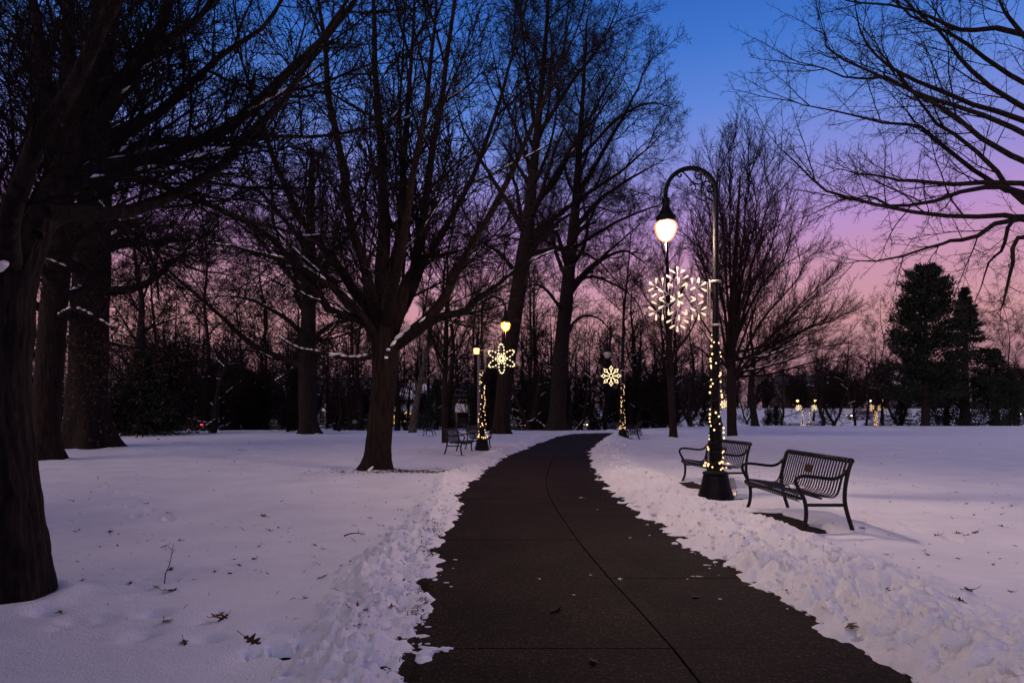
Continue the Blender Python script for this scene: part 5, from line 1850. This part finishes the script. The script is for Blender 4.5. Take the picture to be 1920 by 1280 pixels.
# litter too small to count, and grass blades poking through the snow
def litter():
    r = np.random.default_rng(8)
    n = 1500
    px = r.uniform(60, 1915, n); Y = 5 + 40 * r.random(n) ** 1.3
    # gather part of it round the main tree and beside the right benches
    X = (px - CX) * Y / F
    m = r.random(n) < .38
    X[m] = -3.0 + r.normal(.5, 1.1, m.sum()); Y[m] = 13.9 + r.normal(-.1, .5, m.sum())
    m2 = r.random(n) < .12
    X[m2] = 5.2 + r.normal(0, 1.0, m2.sum()); Y[m2] = 12.2 + r.normal(0, .8, m2.sum())
    h, sd, ls = snow_height(X, Y)
    ok = (sd > .15)
    b = MB()
    c = np.stack([X, Y, h + gz(X, Y) + .004], -1)[ok]
    k = len(c)
    a = r.random(k) * 6.28
    d = np.stack([np.cos(a), np.sin(a), r.uniform(-.2, .5, k)], -1)
    q = np.stack([-np.sin(a), np.cos(a), r.uniform(-.3, .3, k)], -1)
    s = r.uniform(.008, .032, (k, 1))
    V = np.stack([c - d * s, c + q * s * .5, c + d * s, c - q * s * .5], 1).reshape(-1, 3)
    b.add(V, np.arange(4 * k).reshape(-1, 4))
    o = b.build('leaf_litter', M['leafdark'], None, False)
    tag(o, 'specks of leaf litter on the snow', None, None, 'stuff')
    b = MB(); n = 420
    X = -2.35 + r.normal(0, .75, n); Y = 13.55 + r.normal(0, .28, n) - .12 * (X + 2.3)
    h, sd, ls = snow_height(X, Y)
    ok = (sd > .2) & (np.hypot(X + 3.0, Y - 14) > .36)
    c = np.stack([X, Y, h + gz(X, Y) + .012], -1)[ok]; k = len(c)
    a = r.random(k) * 6.28
    d = np.stack([np.cos(a), np.sin(a), r.uniform(-.1, .5, k)], -1); q = np.stack([-np.sin(a), np.cos(a), r.uniform(-.3, .3, k)], -1)
    s = r.uniform(.02, .055, (k, 1))
    b.add(np.stack([c - d * s, c + q * s * .55, c + d * s, c - q * s * .55], 1).reshape(-1, 3), np.arange(4 * k).reshape(-1, 4))
    o = b.build('leaf_litter', M['leafdark'], None, False)
    tag(o, 'brown leaf litter at the foot of the thick shade tree', None, None, 'stuff')
    # grass along the left edge
    b = MB()
    n = 1400
    i = 18 + r.random(n) ** 1.1 * 70
    i0 = i.astype(int); u = (i - i0)[:, None]
    p = EL[i0] * (1 - u) + EL[i0 + 1] * u
    p = p + np.stack([-np.abs(r.normal(.05, .07, n)), 0 * i], -1)
    clump = vnoise(p[:, 1] * 3.0, p[:, 0] * 2, 5) > -.05
    p = p[clump]; k = len(p)
    z = np.maximum(snow_height(p[:, 0], p[:, 1])[0], 0.0)
    base = np.column_stack([p, z - .01])
    ln = r.uniform(.03, .085, k)[:, None]
    d = np.column_stack([r.normal(.25, .6, k), r.normal(0, .6, k), r.uniform(.35, 1, k)]); d /= np.linalg.norm(d, axis=1, keepdims=True)
    P = np.stack([base, base + d * ln * .6, base + (d + [0, 0, -.35]) * ln * 1.05], 1)
    b.tubes(P, np.stack([np.full(k, .0026), np.full(k, .0022), np.full(k, .0006)], 1), 3)
    o = b.build('grass_blades', M['grass'])
    tag(o, 'withered grass blades poking out along the left path edge', None, None, 'stuff')
    # stubble in the left field
    b = MB(); n = 420
    Y = 4 + 22 * r.random(n) ** 1.2; X = r.uniform(-10, -1.2, n) * (Y / 14) - .8
    m = r.random(n) < .3
    X[m] = 4.2 + r.random(m.sum()) * 4; Y[m] = 5.5 + 9 * r.random(m.sum())
    h, sd, ls = snow_height(X, Y)
    ok = sd > .4
    base = np.column_stack([X, Y, h + gz(X, Y) - .005])[ok]; k = len(base)
    d = np.column_stack([r.normal(0, .7, k), r.normal(0, .5, k), r.uniform(.2, .9, k)]); ln = r.uniform(.02, .07, k)[:, None]
    P = np.stack([base, base + d * ln * .5, base + (d + [0, 0, -.3]) * ln], 1)
    b.tubes(P, np.stack([np.full(k, .002), np.full(k, .0016), np.full(k, .0006)], 1), 3)
    o = b.build('grass_stubble', M['grass'])
    tag(o, 'sparse grass stubble showing through the snow', None, None, 'stuff')


litter()
# upright twig on the left snow
p = PX(308, 1146, 4.85)
tw = thing('fallen_twig', 'thin twig standing upright in the snow at lower left', 'twig', (p.x, p.y, .05))
MB().tube([(0, 0, 0), (.01, .0, .09), (.045, 0, .17), (.062, 0, .27), (.066, .01, .33)], [.004, .0036, .003, .0022, .0012], 5).build('stem', M['twig'], tw)
MB().tube([(.062, 0, .27), (.03, .01, .30), (.015, .01, .305)], [.002, .0016, .001], 4).build('side_twig', M['twig'], tw)
MB().tube([(.06, 0, .25), (.085, .0, .28)], [.002, .001], 4).build('side_twig', M['twig'], tw)


# fallen sticks
def stick(px, py, L, rz, label):
    Y = F * (CH - .07) / (py - HZ); X = (px - CX) * Y / F
    r = np.random.default_rng(int(px))
    P = [(-L / 2, 0, 0), (-L / 6, r.normal(0, .03), .02), (L / 6, r.normal(0, .04), .02), (L / 2, r.normal(0, .03), .0)]
    h = snow_height(np.array([X]), np.array([Y]))[0][0]
    b = MB().tube(catmull(P, 10), np.linspace(.008, .003, 10), 5)
    b.tube([(L / 6, 0, .02), (L / 4, .08, .05)], [.004, .0015], 4)
    o = b.build('fallen_stick', M['twig'], None, True, (X, Y, h + g1(X, Y) + .006))
    o.rotation_euler = (0, 0, rz)
    tag(o, label, 'stick')


stick(815, 882, .7, .1, 'dark stick on the snow right of the thick shade tree')
stick(345, 830, 1.0, .3, 'thin stick on the far left lawn')
stick(455, 845, .9, -.8, 'curved stick on the lawn below the far cars')
stick(665, 1007, .22, .4, 'short twig on the left snow near the path')


# ================================================================== HOUSES AND CARS
def window(root, x, y, z, w, h, glass='glass', rz=0, bars=True):
    f = MB()
    t = .09
    f.box((x, y, z + h / 2 + t / 2), (w + 2 * t, .14, t)); f.box((x, y, z - h / 2 - t / 2), (w + 2 * t, .18, t))
    f.box((x - w / 2 - t / 2, y, z), (t, .14, h)); f.box((x + w / 2 + t / 2, y, z), (t, .14, h))
    if bars:
        f.box((x, y, z), (.05, .1, h)); f.box((x - w / 4 - .0125, y, z), (w / 2 - .03, .08, .05)); f.box((x + w / 4 + .0125, y, z), (w / 2 - .03, .08, .05))
    o = f.build('window', M['trimwhite'], root, False)
    MB().box((x, y + .05, z), (w, .03, h)).build('pane', M[glass], o, False)


def house(px, Y, label, W, D, H, RH, wall, wins, roofsnow=True, porch=None, gable_front=False, zoff=0, lit={}, chimney=None):
    X = (px - CX) * Y / F
    root = thing('house', label, 'house', (X, Y, g1(X, Y) + zoff))
    MB().box((0, D / 2, H / 2 - .5), (W, D, H + 1)).build('wall', M[wall], root, False)
    ov = .4
    b = MB()
    if not gable_front:
        V = [(-W / 2 - ov, -ov, H - .05), (W / 2 + ov, -ov, H - .05), (W / 2 + ov, D / 2, H + RH), (-W / 2 - ov, D / 2, H + RH), (W / 2 + ov, D + ov, H - .05), (-W / 2 - ov, D + ov, H - .05)]
        b.multi(V, [(0, 1, 2, 3), (3, 2, 4, 5), (1, 4, 2), (0, 3, 5), (0, 5, 4, 1)])
    else:
        V = [(-W / 2 - ov, -ov, H), (0, -ov, H + RH), (W / 2 + ov, -ov, H), (-W / 2 - ov, D + ov, H), (0, D + ov, H + RH), (W / 2 + ov, D + ov, H)]
        b.multi(V, [(0, 3, 4, 1), (1, 4, 5, 2), (3, 5, 4), (0, 2, 5, 3)])
        MB().multi([(-W / 2, 0, H + .01), (W / 2, 0, H + .01), (0, 0, H + RH * .93), (-W / 2, .2, H + .01), (W / 2, .2, H + .01), (0, .2, H + RH * .93)], [(0, 1, 2), (3, 5, 4), (0, 2, 5, 3), (1, 4, 5, 2)]).build('gable', M[wall], root, False)
    rf = b.build('roof', M['snow'] if roofsnow else M['shingle'], root, False)
    if chimney:
        MB().box((chimney, D / 2, H + RH + .2), (.8, .8, 1.8)).build('chimney', M['brick_dark'], rf, False)
    for (x, z, w, h, g) in wins:
        window(root, x, -.06, z, w, h, g)
    if porch:
        x0, x1, ph, pd, lights = porch
        b = MB()
        V = [(x0, -pd, ph), (x1, -pd, ph), (x1, -.02, ph + 1.1), (x0, -.02, ph + 1.1), (x0, -pd, ph - .2), (x1, -pd, ph - .2), (x1, -.02, ph - .2), (x0, -.02, ph - .2)]
        b.multi(V, [(0, 1, 2, 3), (0, 4, 5, 1), (1, 5, 6, 2), (0, 3, 7, 4), (4, 7, 6, 5)])
        b.build('porch_roof', M['snow'], root, False)
        for k in range(4):
            x = x0 + .2 + (x1 - x0 - .4) * k / 3
            MB().box((x, -pd + .2, (ph - .22) / 2), (.18, .18, ph - .22)).build('porch_post', M['trimwhite'], root, False)
        MB().box(((x0 + x1) / 2, -pd / 2, .2), (x1 - x0, pd, .4)).build('porch_floor', M['siding_dark'], root, False)
        MB().box(((x0 + x1) / 2, -pd + .12, .75), (x1 - x0 - .5, .05, .5)).build('porch_rail', M['siding_dark'], root, False)
        if lights:
            b = MB(); V, Fc = ICO1
            r = random.Random(4)
            for k in range(46):
                x = x0 + (x1 - x0) * k / 45
                b.add(V * .075 + [x, -pd - .05, ph - .18 - r.uniform(0, .32)], Fc)
            for k in range(12):
                b.add(V * .06 + [x0 + (x1 - x0) * .36, -pd + .05, .6 + .2 * k], Fc)
            for k in range(16):
                b.add(V * .06 + [x0 + (x1 - x0) * (.36 + .6 * k / 15), -pd + .05, 1.0 - .15 * math.sin(k / 15 * PI * 2) ** 2], Fc)
            o = b.build('eave_lights', M['bulbfar'], root); o['kind'] = 'stuff'
    return root


house(640, 112, 'pale two storey house between the gnarled oak and the thick shade tree', 11.5, 8, 6.0, 2.8, 'siding_white',
      [(-4.2, 4.4, 1.1, 1.6, 'glass'), (-1.4, 4.4, 1.1, 1.6, 'glass'), (1.6, 4.4, 1.1, 1.6, 'glass'), (4.2, 4.4, 1.1, 1.6, 'glass'), (-1.0, 1.2, 1.2, 2.2, 'glass'), (3.8, 1.5, 1.2, 1.7, 'glass')], chimney=3.5,
      porch=(-5.6, -2.2, 2.8, 2.0, False), roofsnow=False)
house(757, 104, 'house with warm lights along its snowy porch right of the thick shade tree', 7.5, 7, 4.6, 2.8, 'brick_dark',
      [(-2.2, 4.0, 1.1, 1.1, 'winlit'), (-.3, 4.0, 1.1, 1.1, 'glass'), (1.9, 4.0, 1.2, 1.1, 'glass'), (-1.8, 1.5, 1.3, 1.6, 'glass'), (1.9, 1.5, 1.3, 1.6, 'glass')], porch=(-3.7, 3.2, 2.6, 2.0, True))
house(893, 92, 'dim house with white porch posts behind the left lamp', 8, 7, 4.8, 2.2, 'siding_dark', [(-2, 3.6, 1, 1.2, 'glass'), (2, 3.6, 1, 1.2, 'glass')], porch=(-3, 3, 2.6, 1.6, False), roofsnow=False)
house(1200, 105, 'dark gabled house with patches of roof snow behind the bend', 9, 9, 4.6, 3.2, 'siding_dark', [(-2, 2.2, 1, 1.4, 'glass'), (2, 2.2, 1, 1.4, 'glass')], gable_front=True, roofsnow=False)
house(1530, 150, 'wide dim house behind the paired far lamps', 15, 9, 5.6, 2.8, 'siding_dark',
      [(-5, 1.6, 1.3, 1.8, 'winwarm'), (-1.5, 1.6, 1.3, 1.8, 'glass'), (2, 1.6, 1.3, 1.8, 'winwarm'), (5, 1.6, 1.3, 1.8, 'glass'), (-4, 4.4, 1.1, 1.3, 'glass'), (0, 4.4, 1.1, 1.3, 'glass'), (4, 4.4, 1.1, 1.3, 'glass')], roofsnow=False)
house(1702, 150, 'white house with tall paned windows left of the round topped conifer', 7, 8, 6.0, 2.6, 'siding_white',
      [(-2.0, 2.2, 1.2, 2.4, 'glass'), (.2, 2.2, 1.2, 2.4, 'glass'), (2.3, 2.2, 1.2, 2.4, 'glass'), (-1.6, 5.0, 1.1, 1.2, 'glass'), (1.6, 5.0, 1.1, 1.2, 'glass')])
house(1300, 140, 'plain dark house far behind the slim trunk by the near lamp', 10, 8, 5.0, 2.5, 'siding_dark', [(-2, 2.0, 1.2, 1.4, 'glass'), (2, 2.0, 1.2, 1.4, 'winwarm')], roofsnow=False)
house(430, 120, 'dark house behind the thicket on the far left', 13, 9, 5.2, 3.0, 'siding_dark', [(-3, 1.8, 1.2, 1.5, 'glass'), (3, 1.8, 1.2, 1.5, 'glass')], roofsnow=False)


def make_car(label, paint, loc, rz, wagon=False, tail=True, head=False):
    root = thing('car', label, 'car', loc, rz, 'cars on the street beyond the park')
    prof = [(-2.2, .35), (-2.25, .62), (-2.15, .92), (-1.75, .98), (-1.55, 1.02), (-.95, 1.40), (-.3, 1.48), (.5, 1.44), (1.15, 1.05), (1.95, .90), (2.2, .72), (2.25, .42), (2.1, .30), (-2.1, .30)]
    if wagon:
        prof = [(-2.2, .35), (-2.25, .62), (-2.22, .95), (-2.1, 1.05), (-1.9, 1.45), (-1.0, 1.52), (.2, 1.50), (.55, 1.44), (1.2, 1.05), (1.95, .92), (2.2, .74), (2.25, .42), (2.1, .30), (-2.1, .30)]
    n = len(prof); V = []
    for y, k in ((-.86, 0), (-.80, 1), (.80, 1), (.86, 0)):
        pass
    rows = []
    for y, shr in ((-.78, .03), (-.88, 0), (.88, 0), (.78, .03)):
        row = []
        for x, z in prof:
            yy = y * (1 - .16 * max(0, (z - .95) / .5))
            row.append((x * (1 - shr), yy, z - (shr if z > .6 else -shr)))
        rows.append(row)
    V = [p for r_ in rows for p in r_]
    Fc = []
    for a in range(3):
        for j in range(n):
            Fc.append((a * n + j, a * n + (j + 1) % n, (a + 1) * n + (j + 1) % n, (a + 1) * n + j))
    Fc.append(tuple(range(n))[::-1]); Fc.append(tuple(3 * n + j for j in range(n)))
    MB().multi(V, Fc).build('body', M[paint], root, False)
    # side glass, windscreen and rear glass, set just proud of the body
    for s in (-1, 1):
        b = MB()
        x0, x1 = (-1.5, 1.05) if not wagon else (-1.85, 1.1)
        y1, y2 = .885 * s, .80 * s
        b.multi([(x0, y1, 1.0), (x1, y1, 1.0), (.45, y2, 1.39), (-.85 if not wagon else -1.7, y2, 1.39)], [(0, 1, 2, 3) if s < 0 else (3, 2, 1, 0)])
        b.build('side_window', M['glass'], root, False)
    for x, s in ((-1.35, -1), (-1.35, 1), (1.38, -1), (1.38, 1)):
        b = MB()
        prof_w = [(.12, -.1), (.24, -.1), (.32, -.08), (.335, 0), (.32, .08), (.24, .1), (.12, .1)]
        b.lathe(prof_w, 18)
        w = b.build('wheel', M['tyre'], root)
        w.location = (x, s * .80, .33); w.rotation_euler = (PI / 2, 0, 0)
        rm = MB().lathe([(.0, .085), (.10, .09), (.20, .085), (.21, .06)], 14).build('rim', M['rim'], w)
        if s > 0:
            rm.rotation_euler = (PI, 0, 0)
    if tail:
        for s in (-1, 1):
            MB().box((-2.245, s * .66, .80), (.10, .34, .16)).build('tail_light', M['tail'], root, False)
    if head:
        for s in (-1, 1):
            MB().box((2.20, s * .62, .68), (.14, .36, .15)).build('headlight', M['head'], root, False)
    return root


def car_at(px, Y, rz, label, paint, **k):
    X = (px - CX) * Y / F
    make_car(label, paint, (X, Y, g1(X, Y) + .09), rz, **k)


car_at(364, 70, PI - R(28), 'dark car with bright red tail lights at far left', 'carblack')
car_at(514, 72, PI - R(14), 'car showing one red tail light behind the gnarled oak shrubs', 'carblack')
car_at(672, 68, PI - R(16), 'black car with a red tail light half hidden by the thick shade tree', 'carblack')
car_at(958, 72, PI - R(28), 'black car with red tail lights just right of the leaning trunk', 'carblack')
car_at(1128, 80, PI + R(14), 'grey car passing behind the unlit lamp at the bend', 'cargrey', head=True, tail=False)
car_at(1612, 112, PI + R(12), 'grey car with glowing headlight passing on the right road', 'cargrey', wagon=True, head=True, tail=False)
car_at(1925, 116, PI + R(12), 'car showing only its headlight at the right edge', 'carblack', head=True, tail=False)

# two boulders on the far lawn
for px, Y, s, lab in ((1297, 64, .3, 'small dark boulder on the snow left of the near lamp, left one'), (1312, 66, .22, 'small dark boulder on the snow close to the near lamp post')):
    X = (px - CX) * Y / F
    r = np.random.default_rng(int(px))
    V, Fc = ICO2
    o = MB().add(V * (1 + .2 * (r.random((len(V), 1)) - .5)) * [s * 1.3, s, s * .8], Fc).build('boulder', M['concrete'], None, True, (X, Y, g1(X, Y) + .12))
    tag(o, lab, 'boulder')
